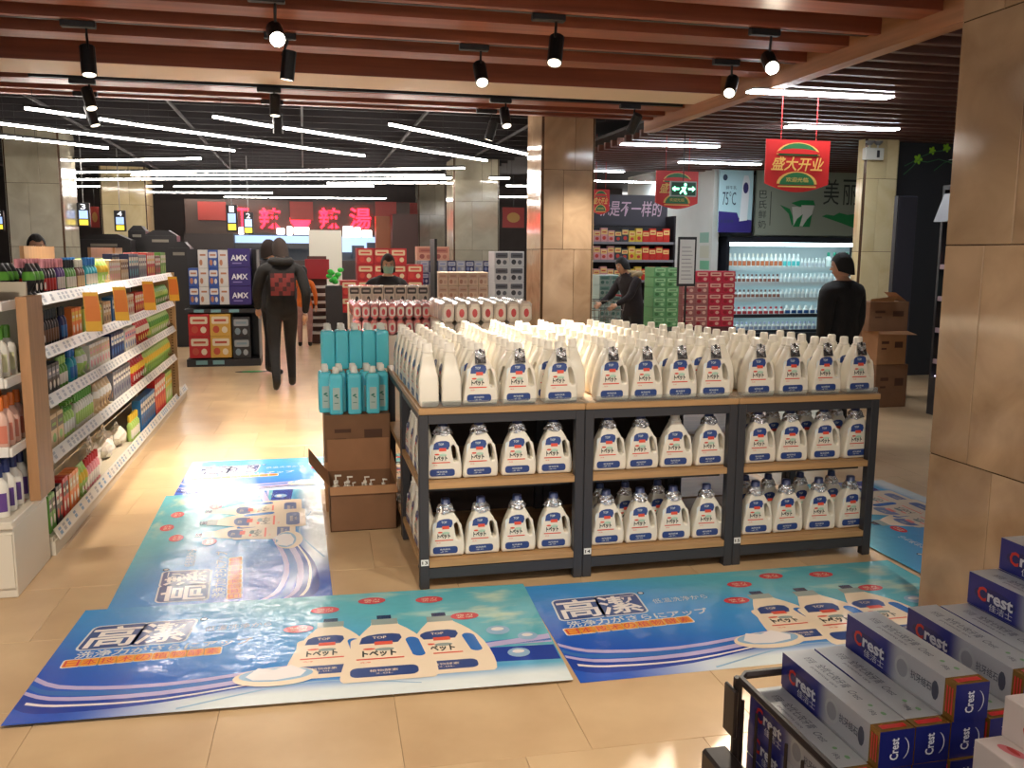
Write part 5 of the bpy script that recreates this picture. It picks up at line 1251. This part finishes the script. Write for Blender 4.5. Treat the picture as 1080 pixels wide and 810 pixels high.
# poster beside the fridge
YF = 14.25
a = at_y(757, 245, YF - .1); b = at_y(795, 180, YF - .1); w_, h_ = b.x - a.x, b.z - a.z
t = thing('milk_poster', 'pale blue poster with a milk carton and purple lower band left of the fridge sign', 'poster', (a.x, YF - .1, a.z))
MB().box(0, w_, 0, .03, 0, h_).build('board', P('poster_blue', (176, 214, 222)), t); T = T_front((0, -.003, 0)); T2 = T_front((0, -.006, 0))
MB().flat([(0, 0), (w_, 0), (w_, h_ * .2), (w_ * .6, h_ * .24), (w_ * .55, h_ * .32), (0, h_ * .34)], T).build('lower_band', P('poster_purple', (58, 50, 128)), t)
MB().text('75°C', w_ * .4, h_ * .22, T_front((w_ * .30, -.003, h_ * .55))).text('鲜牛乳', w_ * .32, h_ * .06, T_front((w_ * .35, -.003, h_ * .72))).text('鲜活营养', w_ * .4, h_ * .05, T_front((w_ * .25, -.006, h_ * .18))).flat(ell(w_ * .07, h_ * .05, 12, w_ * .16, h_ * .88), T).build('lettering', P('poster_ink', (52, 70, 92)), t)
MB().flat([(w_ * .62, h_ * .18), (w_ * .86, h_ * .2), (w_ * .9, h_ * .82), (w_ * .84, h_ * .92), (w_ * .72, h_ * .92), (w_ * .68, h_ * .8)], T2).build('printed_carton', P('poster_white', (220, 228, 232)), t)
MB().flat(ell(w_ * .08, h_ * .09, 14, w_ * .78, h_ * .72), T_front((0, -.009, 0))).build('printed_emblem', P('poster_navy', (50, 46, 96)), t)
# fridge sign
a = at_y(796, 248, YF); b = at_y(925, 180, YF); w_, h_ = b.x - a.x, b.z - a.z
t = thing('fridge_sign', 'grey green milk advertisement board above the fridge', 'sign', (a.x, YF, a.z))
MB().box(0, w_, 0, .06, 0, h_).build('board', P('sign_greygreen', (150, 160, 146)), t); T = T_front((0, -.003, 0)); T2 = T_front((0, -.006, 0)); pw = w_ / 129.0
def sp(x, y): return ((x - 796) * pw, (248 - y) / 68 * h_)
m = MB()
for ch, x, y, wd, ht in (('美', 876, 203, 17, 26), ('丽', 897, 203, 17, 26), ('巴', 803, 207, 8, 8), ('氏', 803, 217, 8, 8), ('鲜', 803, 227, 8, 8), ('奶', 803, 237, 8, 8)):
    c = sp(x, y); m.text(ch, wd * pw, ht / 68 * h_, T_front((c[0], -.003, c[1])), 0, .0)
m.flat(rect(*[sp(x, 0)[0] for x in (811, 811.7)], sp(0, 238)[1], sp(0, 204)[1]), T).build('lettering', P('sign_ink', (54, 62, 60)), t)
m = MB(); m.flat([sp(*q) for q in ((867, 228), (872, 226), (880, 227), (886, 224), (895, 226), (905, 225), (920, 226), (925, 224), (925, 243), (905, 240), (890, 235))], T)
m.flat([sp(*q) for q in ((821, 217), (832, 221), (838, 234), (835, 238), (831, 226))], T).flat([sp(*q) for q in ((833, 215), (843, 212), (857, 212), (859, 217), (842, 219))], T2); m.build('green_print', P('sign_green', (40, 136, 78)), t)
m = MB(); m.flat([sp(*q) for q in ((834, 219), (844, 218), (846, 238), (837, 239))], T2).flat([sp(*q) for q in ((844, 217), (858, 217), (853, 239), (846, 239))], T_front((0, -.008, 0))).build('milk_splash', P('sign_white', (214, 218, 212)), t)
m = MB(); m.flat([sp(*q) for q in ((846, 239), (854, 239), (856, 226), (851, 231))], T_front((0, -.010, 0))).flat([sp(*q) for q in ((836, 239), (843, 239), (846, 226), (840, 231))], T_front((0, -.010, 0))).build('green_leaf', P('sign_green', (40, 136, 78)), t)
# open fridge
a = at_y(768, 300, YF); b = at_y(925, 250, YF); X0, X1 = a.x, b.x
t = thing('open_fridge', 'open lit dairy fridge with white shelves of milk bottles', 'fridge', (X0, YF, 0)); FW_ = X1 - X0; FWH = P('fridge_white', (200, 210, 212)); FDK = P('fridge_dark', (40, 44, 52))
zt_ = at_y(840, 250, YF).z
MB().box(0, FW_, .80, .85, .2, zt_).build('back', FWH, t); MB().box(0, FW_, 0, .85, .0, .2).build('base', FDK, t)
MB().box(0, FW_, .0, .85, zt_ - .10, zt_).build('canopy', FDK, t); MB().box(-.05, 0, .0, .85, 0, zt_).build('side_panel', FDK, t); MB().box(FW_, FW_ + .05, .0, .85, 0, zt_).build('side_panel', FDK, t)
MB().add([(-.055, .0, .9), (-.05, .0, .9), (-.05, .0, zt_ - .1), (-.055, 0, zt_ - .1), (-.055, .5, .9), (-.05, .5, .9), (-.05, .5, zt_ - .1), (-.055, .5, zt_ - .1)], [(0, 1, 2, 3), (4, 7, 6, 5), (0, 3, 7, 4), (1, 5, 6, 2)]).build('side_curve', FDK, t)
FL = mat('fridge_lamp', (225, 245, 250), .5, emit=4.0, ecol=(214, 244, 250))
MB().box(.02, FW_ - .02, .03, .10, zt_ - .16, zt_ - .102).build('canopy_lamp', FL, t)
zs = [at_y(840, y, YF + .3).z for y in (282, 298, 314, 331, 347)]
for k, z in enumerate(zs):
    MB().box(.01, FW_ - .01, .30 - .05 * k, .79, z - .03, z).build('shelf_board', FWH, t)
    MB().box(.01, FW_ - .01, .28 - .05 * k, .299 - .05 * k, z - .05, z + .012).build('shelf_edge', FWH if k < 3 else FDK, t)
    if k < 4: MB().box(.02, FW_ - .02, .32 - .05 * k, .35 - .05 * k, z - .045, z - .031).build('shelf_lamp', FL, t)
rf = random.Random(8); MW = (226, 230, 228)
for k, z in enumerate(zs):
    x = X0 + .07; i = 0
    while x < X1 - .19:
        f = (x - X0) / FW_
        if k == 0: cols, ht, wd = ((MW, (206, 120, 80), (230, 226, 214)), .24, .085) if f < .4 else ((MW, (90, 200, 200), MW), .24, .085) if f < .52 else ((MW, (190, 196, 204), MW), .17, .07) if f < .72 else ((MW, (210, 226, 222), (40, 150, 120)), .27, .12)
        elif k in (1, 2): cols, ht, wd = ((MW, (150, 96, 80), (120, 90, 84)), .15, .08) if f < .4 else ((MW, (200, 210, 214), MW), .16, .08)
        elif k == 3: cols, ht, wd = ((MW, (200, 60, 70), (200, 70, 80)), .14, .10) if f < .4 else ((MW, (40, 90, 160), MW), .16, .12)
        else: cols, ht, wd = (MW, (150, 170, 200), (170, 180, 210)), .15, .085
        put('bottle', wd, ht, cols, (x + wd / 2, YF + .40 - .05 * k, z + .001), 0, 'milk_bottle', 'milk bottle, %s from left on the %s fridge shelf' % (ordw(i), LVN[k]), 'milk bottle', 'milk bottles in the fridge')
        x += wd * 1.04; i += 1
# emergency lamp on the cream column
a = at_y(914, 168, 9.9); b = at_y(934, 156, 9.9); w_, h_ = (b.x - a.x) / 2, b.z - a.z
t = thing('emergency_lamp', 'white twin-head emergency lamp high on the cream column', 'lamp', ((a.x + b.x) / 2, 9.92, a.z)); EW = P('emergency_white', (196, 196, 186))
MB().bbox(-w_, w_, 0, .078, 0, h_, .006).build('case', EW, t); MB().box(w_ * .2, w_ * .5, -.004, -.001, h_ * .2, h_ * .8).build('switch_panel', P('emergency_dark', (40, 40, 44)), t)
for s in (-1, 1):
    MB().tube([(s * w_ * .45, .04, h_), (s * w_ * .45, .03, h_ + .04)], .012, 6).build('neck', EW, t); MB().lathe([(.02, 0), (.05, .03), (.055, .05), (.02, .055)], 10, (s * w_ * .45, .03, h_ + .035)).build('lamp_head', P('emergency_head', (110, 110, 112)), t)
# dark wall with leaves
a = at_y(955, 215, 10.19); t = thing('leaf_mural', 'painted green vine with flowers on the charcoal wall', 'wall art', (a.x, 10.19, a.z)); LEAF = P('leaf_green', (140, 196, 50)); VINE = P('vine_green', (60, 110, 70))
k_ = (at_y(1000, 215, 10.19).x - a.x) / 45
for px, py, r in ((968, 168, .055), (983, 159, .045), (998, 156, .05), (1005, 240, .05)):
    c = at_y(px, py, 10.19) - a; f = MB()
    for i in range(5): f.flat(ell(r * .62, r * .4, 10, c.x + r * .6 * math.cos(i * 1.257), c.z + r * .6 * math.sin(i * 1.257), i * 1.257), T_front((0, -.004 - .0004 * i, 0)))
    f.build('flower', LEAF, t)
for pts in (((954, 175), (966, 169), (978, 171), (990, 168), (1004, 172)), ((953, 184), (962, 176), (972, 165), (985, 160), (1002, 158)), ((985, 180), (995, 172), (1006, 168))):
    MB().tube([tuple((at_y(x, y, 10.188) - a)) for x, y in pts], .006, 4).build('vine', VINE, t)
# dark cabinet with boxed goods
DCB = P('cabinet_black', (30, 31, 37)); DCP = P('cabinet_panel', (58, 58, 70))
t = thing('dark_cabinet', 'black display cabinet with boxed goods partly behind the near column', 'cabinet', (6.07, 6.7, 0)); zc = 2.25
MB().box(.5, .53, 0, .95, 0, zc).build('back', DCB, t); MB().box(.0, .5, .92, .95, 0, zc).build('side_panel', DCB, t); MB().box(.0, .5, 0, .03, 0, zc).build('side_panel', DCB, t); MB().box(.0, .5, .03, .92, 0, .38).build('base', DCB, t); MB().box(.0, .5, .03, .92, zc - .04, zc).build('top', DCB, t)
MB().prism([(-.12, zc - .35), (.0, zc - .35), (.0, zc - .08), (-.02, zc - .08)], .25, .9, 'y').build('lamp_hood', P('hood_grey', (130, 130, 134)), t)
SHP = mat('shelf_glow', (230, 210, 240), .4, emit=.6)
for k, z in enumerate((.55, .86, 1.17, 1.48)):
    MB().box(.02, .49, .031, .919, z - .03, z).build('shelf_board', P('cab_shelf', (70, 60, 70)), t); MB().box(.005, .019, .031, .919, z - .035, z + .012).build('shelf_edge', P('cab_edge', (150, 130, 140)), t)
MB().box(.02, .04, .5, .9, .385, .395).build('glow_strip', SHP, t)
for k, z in enumerate((.55, .86, 1.17, 1.48)):
    for i in range(4):
        c = [((206, 176, 150), (120, 80, 60), (90, 60, 60)), ((206, 176, 150), (140, 90, 70), (90, 60, 60)), ((110, 180, 170), (200, 210, 200), (60, 120, 110)), ((206, 140, 140), (220, 200, 180), (180, 60, 60))][k]
        put('box', .17, .2, c, (6.07 + .12, 7.52 - i * .2, z + .001), -PI / 2, 'gift_set', 'boxed set, %s from the far end on the %s cabinet shelf' % (ordw(i), ('lowest', 'second', 'third', 'top')[k]), 'box', 'boxed sets in the dark cabinet')
a = at_y(940, 330, 8.7); b = at_y(968.5, 207, 8.7)
t = thing('dark_partition', 'tall plain charcoal panel behind the pile of cartons', 'panel', ((a.x + b.x) / 2, 8.7, 0)); w_ = (b.x - a.x) / 2
MB().bbox(-w_, w_, 0, .06, .001, b.z, .006).build('panel', DCP, t); MB().box(-w_ - .012, -w_ - .001, 0, .06, .001, b.z).build('edge_strip', DCB, t)
# cartons by the cabinet
for i, (px0, px1, py0, py1, Y, m_, lb) in enumerate(((922, 958, 384, 421, 8.05, CARDD, 'lowest brown carton of the pile by the dark cabinet'), (924, 957, 349, 384, 8.05, CARD, 'tall tan carton in the middle of the pile by the cabinet'), (905, 934, 346, 418, 8.35, CARDD, 'brown carton at the left of the pile by the cabinet'), (916, 959, 318, 345, 8.05, CARDD, 'open brown carton on top of the pile by the cabinet'))):
    a = at_y(px0, py1, Y); b = at_y(px1, py0, Y)
    z0 = [0, None, 0, None][i]; z0 = a.z if z0 is None else 0.0
    if i == 0: zA = b.z
    if i == 1: z0 = zA
    if i == 1: zB = b.z
    if i == 3: z0 = zB
    q = carton('carton', lb, a.x, b.x, Y, Y + (.28 if Y < 8.3 else .3), z0, b.z, m_, 'cartons by the dark cabinet')
    if i == 3:
        h_ = b.z - z0; w_ = (b.x - a.x) / 2
        MB().add([(-w_, -.14, h_), (w_ * .2, -.14, h_), (w_ * .1, -.22, h_ + .06), (-w_ - .03, -.2, h_ + .03), (-w_, -.143, h_), (w_ * .2, -.143, h_), (w_ * .1, -.223, h_ + .058), (-w_ - .03, -.203, h_ + .028)], [(0, 1, 2, 3), (7, 6, 5, 4)]).build('flap', CARD, q)
        MB().add([(w_, -.1, h_), (w_, .13, h_), (w_ * .4, .1, h_ + .09), (w_ * .4, -.1, h_ + .09)], [(0, 1, 2, 3)]).build('flap', CARD, q)
    if i == 1:
        w_ = (b.x - a.x) / 2; h_ = b.z - z0
        MB().add([(-w_, -.14, h_), (w_, -.14, h_), (w_ + .03, -.26, h_ - .03), (-w_ - .05, -.24, h_ - .02), (-w_, -.14, h_ - .003), (w_, -.14, h_ - .003), (w_ + .03, -.26, h_ - .033), (-w_ - .05, -.24, h_ - .023)], [(0, 1, 2, 3), (7, 6, 5, 4), (2, 6, 7, 3)]).build('flap', CARD, q)
# ================================================================= people
SKIN = mat('skin', (206, 160, 132), .5, sub=.1)
HAIRB = mat('black_hair', (20, 17, 17), .7, bump=.4, bscale=120); HAIRR = mat('brown_hair', (40, 26, 22), .75, bump=.4, bscale=120)
EYEW = mat('eye_white', (220, 216, 210), .3); EYED = mat('eye_dark', (26, 20, 18), .2); LIPM = mat('lips', (176, 100, 92), .5)
def cloth(n, c): return mat('cloth_' + n, c, .85, var=.12, vscale=14, bump=.35, bscale=18)
def skin_mesh(J, E, root, sub=1):
    names = list(J); idx = {n: i for i, n in enumerate(names)}
    me = bpy.data.meshes.new('figure'); me.from_pydata([J[n][0] for n in names], [(idx[a], idx[b]) for a, b in E], [])
    ob = bpy.data.objects.new('figure', me); COL.objects.link(ob)
    md = ob.modifiers.new('skin', 'SKIN'); md.use_smooth_shade = True
    for n in names:
        sv = me.skin_vertices[0].data[idx[n]]; r = J[n][1]; sv.radius = r if isinstance(r, tuple) else (r, r); sv.use_root = (n == root)
    s = ob.modifiers.new('sub', 'SUBSURF'); s.levels = sub; s.render_levels = sub
    dg = bpy.context.evaluated_depsgraph_get(); dg.update()
    out = bpy.data.meshes.new_from_object(ob.evaluated_get(dg)); bpy.data.objects.remove(ob); bpy.data.meshes.remove(me)
    return out
def seg_d(p, a, b):
    ab = b - a; t = max(0, min(1, (p - a).dot(ab) / max(1e-9, ab.length_squared))); return (p - a - ab * t).length
def head_mesh(yaw, pitch, c, s=1.0, mask=False):
    """head facing -Y before turning; face parts are in the same surface set: 0 skin 1 eye white 2 iris 3 lips"""
    m = MB(); n, k = 18, 14; vs = []; fs = []
    for j in range(k + 1):
        f = j / k; z = -.115 + .23 * f
        t = math.sqrt(max(0.0004, 1 - ((f - .53) / .53) ** 2)) if f > .53 else math.sqrt(max(.0004, 1 - ((.53 - f) / .6) ** 2))
        wx = .074 * t; wy = .092 * t
        if f < .4: wx *= .80 + .5 * f
        for i in range(n):
            a = 2 * PI * i / n; x = wx * math.cos(a); y = wy * math.sin(a)
            if y < 0: y *= .98
            if f < .35 and y > 0: y *= .8
            if abs(f - .46) < .09 and math.sin(a) < -.7 and abs(math.cos(a)) > .15: y *= .955          # eye sockets
            vs.append((x, y, z))
    for j in range(k):
        fs += [(j * n + i, j * n + (i + 1) % n, (j + 1) * n + (i + 1) % n, (j + 1) * n + i) for i in range(n)]
    fs += [tuple(range(n))[::-1], tuple(k * n + i for i in range(n))]
    m.add(vs, fs, 0)
    m.add([(-.008, -.084, .012), (.008, -.084, .012), (-.015, -.082, -.028), (.015, -.082, -.028), (0, -.108, -.024), (0, -.090, .010)], [(0, 2, 4, 5), (1, 5, 4, 3), (2, 3, 4), (0, 5, 1)], 0)   # nose
    for sx in (-1, 1):
        m.sphere((sx * .029, -.080, .005), (.013, .008, .007), 8, 6, 1); m.sphere((sx * .029, -.0865, .005), (.0055, .003, .0055), 8, 5, 2)
        m.sphere((sx * .075, .006, -.005), (.009, .018, .030), 8, 6, 0)                                   # ears
        m.box(sx * .029 - .014, sx * .029 + .014, -.089, -.083, .018, .022, 2)                            # brows
    m.sphere((0, -.083, -.052), (.020, .007, .006), 8, 5, 3)                                              # mouth
    R_ = Matrix.Translation(Vector(c)) @ Matrix.Rotation(yaw, 4, 'Z') @ Matrix.Rotation(pitch, 4, 'X') @ Matrix.Scale(s, 4)
    m.warp(lambda v: tuple(R_ @ Vector(v))); return m, R_
def hair_mesh(R_, long=.0, cap=False):
    m = MB(); n, k = 18, 9; vs = []; fs = []; lo = -.02 - long
    for j in range(k + 1):
        f = j / k
        z = .128 - (.128 - lo) * f ** 1.2
        t = math.sqrt(max(.003, 1 - max(0, (z - .012) / .120) ** 2))
        for i in range(n):
            a = 2 * PI * i / n; y = .103 * t * math.sin(a); x = .086 * t * math.cos(a)
            zz = z - (0.045 * f * min(1, max(0, math.sin(a) + .25)))
            if math.sin(a) < -.35 and z < .062: zz = max(z, .052 + .012 * math.cos(a * 6))                 # open face
            vs.append((x * (1 + .02 * math.sin(9 * a + j)), y + .006, zz))
    for j in range(k): fs += [(j * n + i, (j + 1) * n + i, (j + 1) * n + (i + 1) % n, j * n + (i + 1) % n) for i in range(n)]
    fs += [tuple(range(n))]
    m.add(vs, fs); m.warp(lambda v: tuple(R_ @ Vector(v))); return m
def add_hand(m, w_, d, side, mi, s=1.0):
    """palm and five bent fingers growing from wrist w_ along d; thumb on the forward side"""
    w_ = Vector(w_); d = Vector(d).normalized(); a = Vector((0, -1, 0)); a = (a - d * a.dot(d)).normalized(); b = d.cross(a) * side
    m.tube([tuple(w_), tuple(w_ + d * .04 * s), tuple(w_ + d * .085 * s)], [.026 * s, .034 * s, .032 * s], 8, mi)
    for k, (o, L) in enumerate(((-.027, .062), (-.009, .075), (.009, .07), (.027, .055))):
        p0 = w_ + d * .075 * s - a * o * s; p1 = p0 + d * L * .5 * s + b * .004; p2 = p1 + (d * .75 - b * .5).normalized() * L * .5 * s
        m.tube([tuple(p0), tuple(p1), tuple(p2)], [.0095 * s, .009 * s, .0065 * s], 6, mi)
    p0 = w_ + d * .025 * s + a * .024 * s; p1 = p0 + (d + a * .9).normalized() * .035 * s; p2 = p1 + (d * 1.2 + a * .1 - b * .3).normalized() * .03 * s
    m.tube([tuple(p0), tuple(p1), tuple(p2)], [.012 * s, .010 * s, .007 * s], 6, mi)
def person(label, loc, rz, hgt, top, legs, shoes, J2=None, yaw=0, pitch=0, hair=HAIRB, long=0.0, bulk=1.0, seed=0):
    s = hgt / 1.72
    J = {'pelvis': ((0, 0, .95), (.150 * bulk, .115 * bulk)), 'waist': ((0, 0, 1.08), (.150 * bulk, .118 * bulk)), 'chest': ((0, .0, 1.26), (.172 * bulk, .125 * bulk)), 'collar': ((0, .01, 1.41), (.125 * bulk, .090 * bulk)), 'neck': ((0, .008, 1.49), (.056, .056)), 'skull': ((0, .0, 1.56), (.050, .055)),
         'shL': ((-.185 * bulk, .01, 1.385), (.068 * bulk, .068 * bulk)), 'elL': ((-.245, .03, 1.12), (.054 * bulk, .054 * bulk)), 'wrL': ((-.25, -.04, .89), (.038, .038)),
         'shR': ((.185 * bulk, .01, 1.385), (.068 * bulk, .068 * bulk)), 'elR': ((.245, .03, 1.12), (.054 * bulk, .054 * bulk)), 'wrR': ((.25, -.04, .89), (.038, .038)),
         'hiL': ((-.095, 0, .88), (.100, .105)), 'knL': ((-.105, -.01, .50), (.066, .070)), 'anL': ((-.105, .02, .11), (.046, .050)), 'heL': ((-.105, .03, .052), (.042, .048)), 'toL': ((-.112, -.12, .040), (.040, .032)),
         'hiR': ((.095, 0, .88), (.100, .105)), 'knR': ((.105, -.01, .50), (.066, .070)), 'anR': ((.105, .02, .11), (.046, .050)), 'heR': ((.105, .03, .052), (.042, .048)), 'toR': ((.112, -.12, .040), (.040, .032))}
    if J2:
        for k, v in J2.items(): J[k] = (v, J[k][1])
    E = [('pelvis', 'waist'), ('waist', 'chest'), ('chest', 'collar'), ('collar', 'neck'), ('neck', 'skull')]
    for q in 'LR': E += [('collar', 'sh' + q), ('sh' + q, 'el' + q), ('el' + q, 'wr' + q), ('pelvis', 'hi' + q), ('hi' + q, 'kn' + q), ('kn' + q, 'an' + q), ('an' + q, 'he' + q), ('he' + q, 'to' + q)]
    reg = {}
    for e in E:
        a = e[0][:2]; b = e[1][:2]
        reg[e] = 2 if b in ('to',) or (a == 'an' and b == 'he') else 1 if b in ('kn', 'an') else 3 if b in ('sk',) else 0
    bm_ = skin_mesh(J, E, 'pelvis')
    m = MB(); m.v = [v.co[:] for v in bm_.vertices]; seg = [(Vector(J[a][0]), Vector(J[b][0]), reg[(a, b)]) for a, b in E]
    for p in bm_.polygons:
        c = p.center; best = min(seg, key=lambda q: seg_d(c, q[0], q[1])); mi = best[2]
        if mi == 1 and c.z > .86 or mi == 3 and c.z < 1.475: mi = 0
        m.f.append(tuple(p.vertices)); m.m.append(mi)
    bpy.data.meshes.remove(bm_)
    nbody = len(m.f)
    hc = Vector(J['skull'][0]) + Vector((0, -.012, .06)); hd, R_ = head_mesh(yaw, pitch, hc)
    o = len(m.v); m.v += hd.v; m.f += [tuple(i + o for i in f) for f in hd.f]; m.m += [{0: 3, 1: 4, 2: 5, 3: 6}[q] for q in hd.m]
    for q, sd in (('L', 1), ('R', -1)):
        w_ = Vector(J['wr' + q][0]); add_hand(m, w_, w_ - Vector(J['el' + q][0]), sd, 3)
    t = thing('person', label, 'person', loc, rz); t.scale = (s, s, s)
    ob = m.build('body', [top, legs, shoes, SKIN, EYEW, EYED, LIPM], t, smooth=True)
    hair_mesh(R_, long).build('hair', hair, t, smooth=True)
    return t, R_, J
BLKC, NAVC, TROU = cloth('black', (26, 25, 27)), cloth('charcoal', (38, 37, 40)), cloth('trouser', (30, 29, 32)); SHOE = mat('black_shoe', (18, 18, 20), .4)
# man walking away in the aisle
p = at_z(300, 411, 0)
t, R_, J = person('person in a black hooded jacket with red back print walking away down the aisle', (p.x, p.y, 0), PI + .12, 1.70, BLKC, TROU, SHOE,
    {'knL': (-.10, -.16, .52), 'anL': (-.11, -.16, .12), 'heL': (-.11, -.15, .055), 'toL': (-.118, -.30, .042), 'knR': (.10, .03, .49), 'anR': (.105, .24, .17), 'heR': (.105, .27, .11), 'toR': (.11, .15, .040), 'elL': (-.27, .10, 1.12), 'wrL': (-.26, .02, .88), 'elR': (.27, -.06, 1.12), 'wrR': (.25, -.2, .93)}, yaw=.35, pitch=.25, hair=HAIRR, long=.05, bulk=1.14)
MB().lathe([(.07, 1.44), (.135, 1.44), (.15, 1.49), (.12, 1.53), (.10, 1.52)], 14, (0, .03, 0), sy=.9).build('hood', BLKC, t, smooth=True)
m = MB(); vs = []
for j in range(6):
    for i in range(7):
        x = -.13 + .26 * i / 6; z = 1.10 + .25 * j / 5; vs.append((x, .166 + .012 * math.sin(PI * j / 5) - .35 * x * x * 3, z))
m.add(vs, [(j * 7 + i, j * 7 + i + 1, (j + 1) * 7 + i + 1, (j + 1) * 7 + i) for j in range(5) for i in range(6)]); m.m = [(0 if (k * 7 + k // 6) % 3 else 1) for k in range(len(m.f))]
m.build('back_print', [cloth('print_maroon', (110, 40, 40)), cloth('print_dark', (60, 26, 30))], t)
# child and companion beyond him
p = at_z(322, 366, 0)
person('small person in an orange vest and pale trousers beyond the walking man', (p.x, p.y, 0), PI, 1.32, cloth('orange', (214, 110, 40)), cloth('pink_beige', (170, 128, 120)), SHOE, bulk=.95)
p = at_y(284, 300, 11.8)
person('person with brown hair standing just beyond the walking man', (p.x, 11.8, 0), PI * .6, 1.70, NAVC, TROU, SHOE, hair=HAIRR, long=.05)
# masked shop assistant
p = at_y(408, 300, 9.6)
t, R_, J = person('person in a dark coat and pale face mask bending over the packs', (p.x, 9.6, 0), .1, 1.545, NAVC, TROU, SHOE,
    {'elL': (-.29, -.08, 1.15), 'wrL': (-.22, -.28, 1.06), 'elR': (.29, -.08, 1.15), 'wrR': (.22, -.28, 1.06), 'collar': (0, -.04, 1.41), 'neck': (0, -.06, 1.48), 'skull': (0, -.08, 1.55)}, yaw=-.1, pitch=.12, hair=HAIRR, long=.05, bulk=1.05)
mk = MB(); vs = []
for j in range(6):
    for i in range(9):
        a = -PI / 2 + (i / 8 - .5) * 2.3; f = j / 5; vs.append((.072 * math.cos(a) * (1 - .18 * (1 - f)), .098 * math.sin(a) * (1 - .1 * (1 - f)) - .010 * math.sin(PI * f) * (1 if 2 < i < 6 else .4), -.095 + .085 * f))
mk.add(vs, [(j * 9 + i, j * 9 + i + 1, (j + 1) * 9 + i + 1, (j + 1) * 9 + i) for j in range(5) for i in range(8)]); mk.warp(lambda v: tuple(R_ @ Vector(v))); mk.build('face_mask', mat('mask_green', (150, 190, 172), .7), t, smooth=True)
# shopper with a trolley behind the column
p = at_y(668, 300, 10.95)
t, R_, J = person('person in a dark coat with fur-edged hood leaning over a trolley', (p.x, 10.95, 0), -PI * .42, 1.56, cloth('dark_plum', (36, 28, 30)), TROU, SHOE,
    {'collar': (0, -.10, 1.38), 'chest': (0, -.05, 1.25), 'neck': (0, -.15, 1.45), 'skull': (0, -.19, 1.51), 'shL': (-.19, -.09, 1.36), 'shR': (.19, -.09, 1.36), 'elL': (-.24, -.22, 1.14), 'wrL': (-.2, -.42, 1.03), 'elR': (.24, -.22, 1.14), 'wrR': (.2, -.42, 1.03)}, pitch=.3, hair=HAIRB, long=.03, bulk=1.12)
MB().tube([(-.15, -.14, 1.42), (-.13, .02, 1.46), (0, .07, 1.45), (.13, .02, 1.46), (.15, -.14, 1.42)], [.03, .045, .05, .045, .03], 8).build('fur_collar', cloth('fur', (150, 130, 96)), t, smooth=True)
p = at_y(657, 320, 10.75); cw = mat('trolley_chrome', (160, 158, 158), .25, .8)
t = thing('shopping_trolley', 'chrome wire shopping trolley with red handle before the dark-coated person', 'trolley', (p.x - .3, 10.99, 0), PI * .04)
zb_, zt_ = .62, .98
for z, f in ((zb_, .8), (.74, .86), (.86, .93), (zt_, 1.0)): MB().tube([(-.35 * f, -.2 * f, z), (.35 * f, -.2 * f, z), (.35 * f, .2 * f, z), (-.35 * f, .2 * f, z), (-.35 * f, -.2 * f, z)], .006, 5).build('basket_wire', cw, t)
for i in range(9):
    x = -.34 + .085 * i
    MB().tube([(x, -.2, zt_), (x * .8, -.16, zb_), (x * .8, .16, zb_), (x, .2, zt_)], .004, 4).build('basket_rib', cw, t)
for sx in (-1, 1):
    for sy in (-1, 1):
        MB().tube([(sx * .28, sy * .16, zb_), (sx * .3, sy * .17, .12)], .010, 5).build('leg', cw, t); MB().lathe([(.05, -.015), (.06, 0), (.05, .015)], 12).warp(lambda v: (v[0] + sx * .3, v[2] + sy * .17, v[1] + .0605)).build('wheel', BLK, t)
MB().tube([(.40, -.2, 1.03), (.40, .2, 1.03)], .014, 6).build('handle', P('handle_red', (190, 40, 50)), t)
for sy in (-1, 1): MB().tube([(.345, sy * .19, zt_), (.40, sy * .19, 1.03)], .007, 5).build('handle_arm', cw, t)
# man in black at right
p = at_y(888, 300, 6.6)
person('person in a black coat seen from behind at right, before the fridge', (p.x, 6.6, 0), -PI * .86, 1.575, BLKC, TROU, SHOE, {'elL': (-.27, .02, 1.1), 'elR': (.27, .02, 1.1)}, yaw=.55, pitch=.1, hair=HAIRB, long=.02, bulk=1.34)
# shopper whose hair shows above the gondola
p = at_y(38, 256, 9.6)
person('person whose dark hair shows above the header boards behind the gondola', (p.x, 9.6, 0), .4, p.z + .06, NAVC, TROU, SHOE)
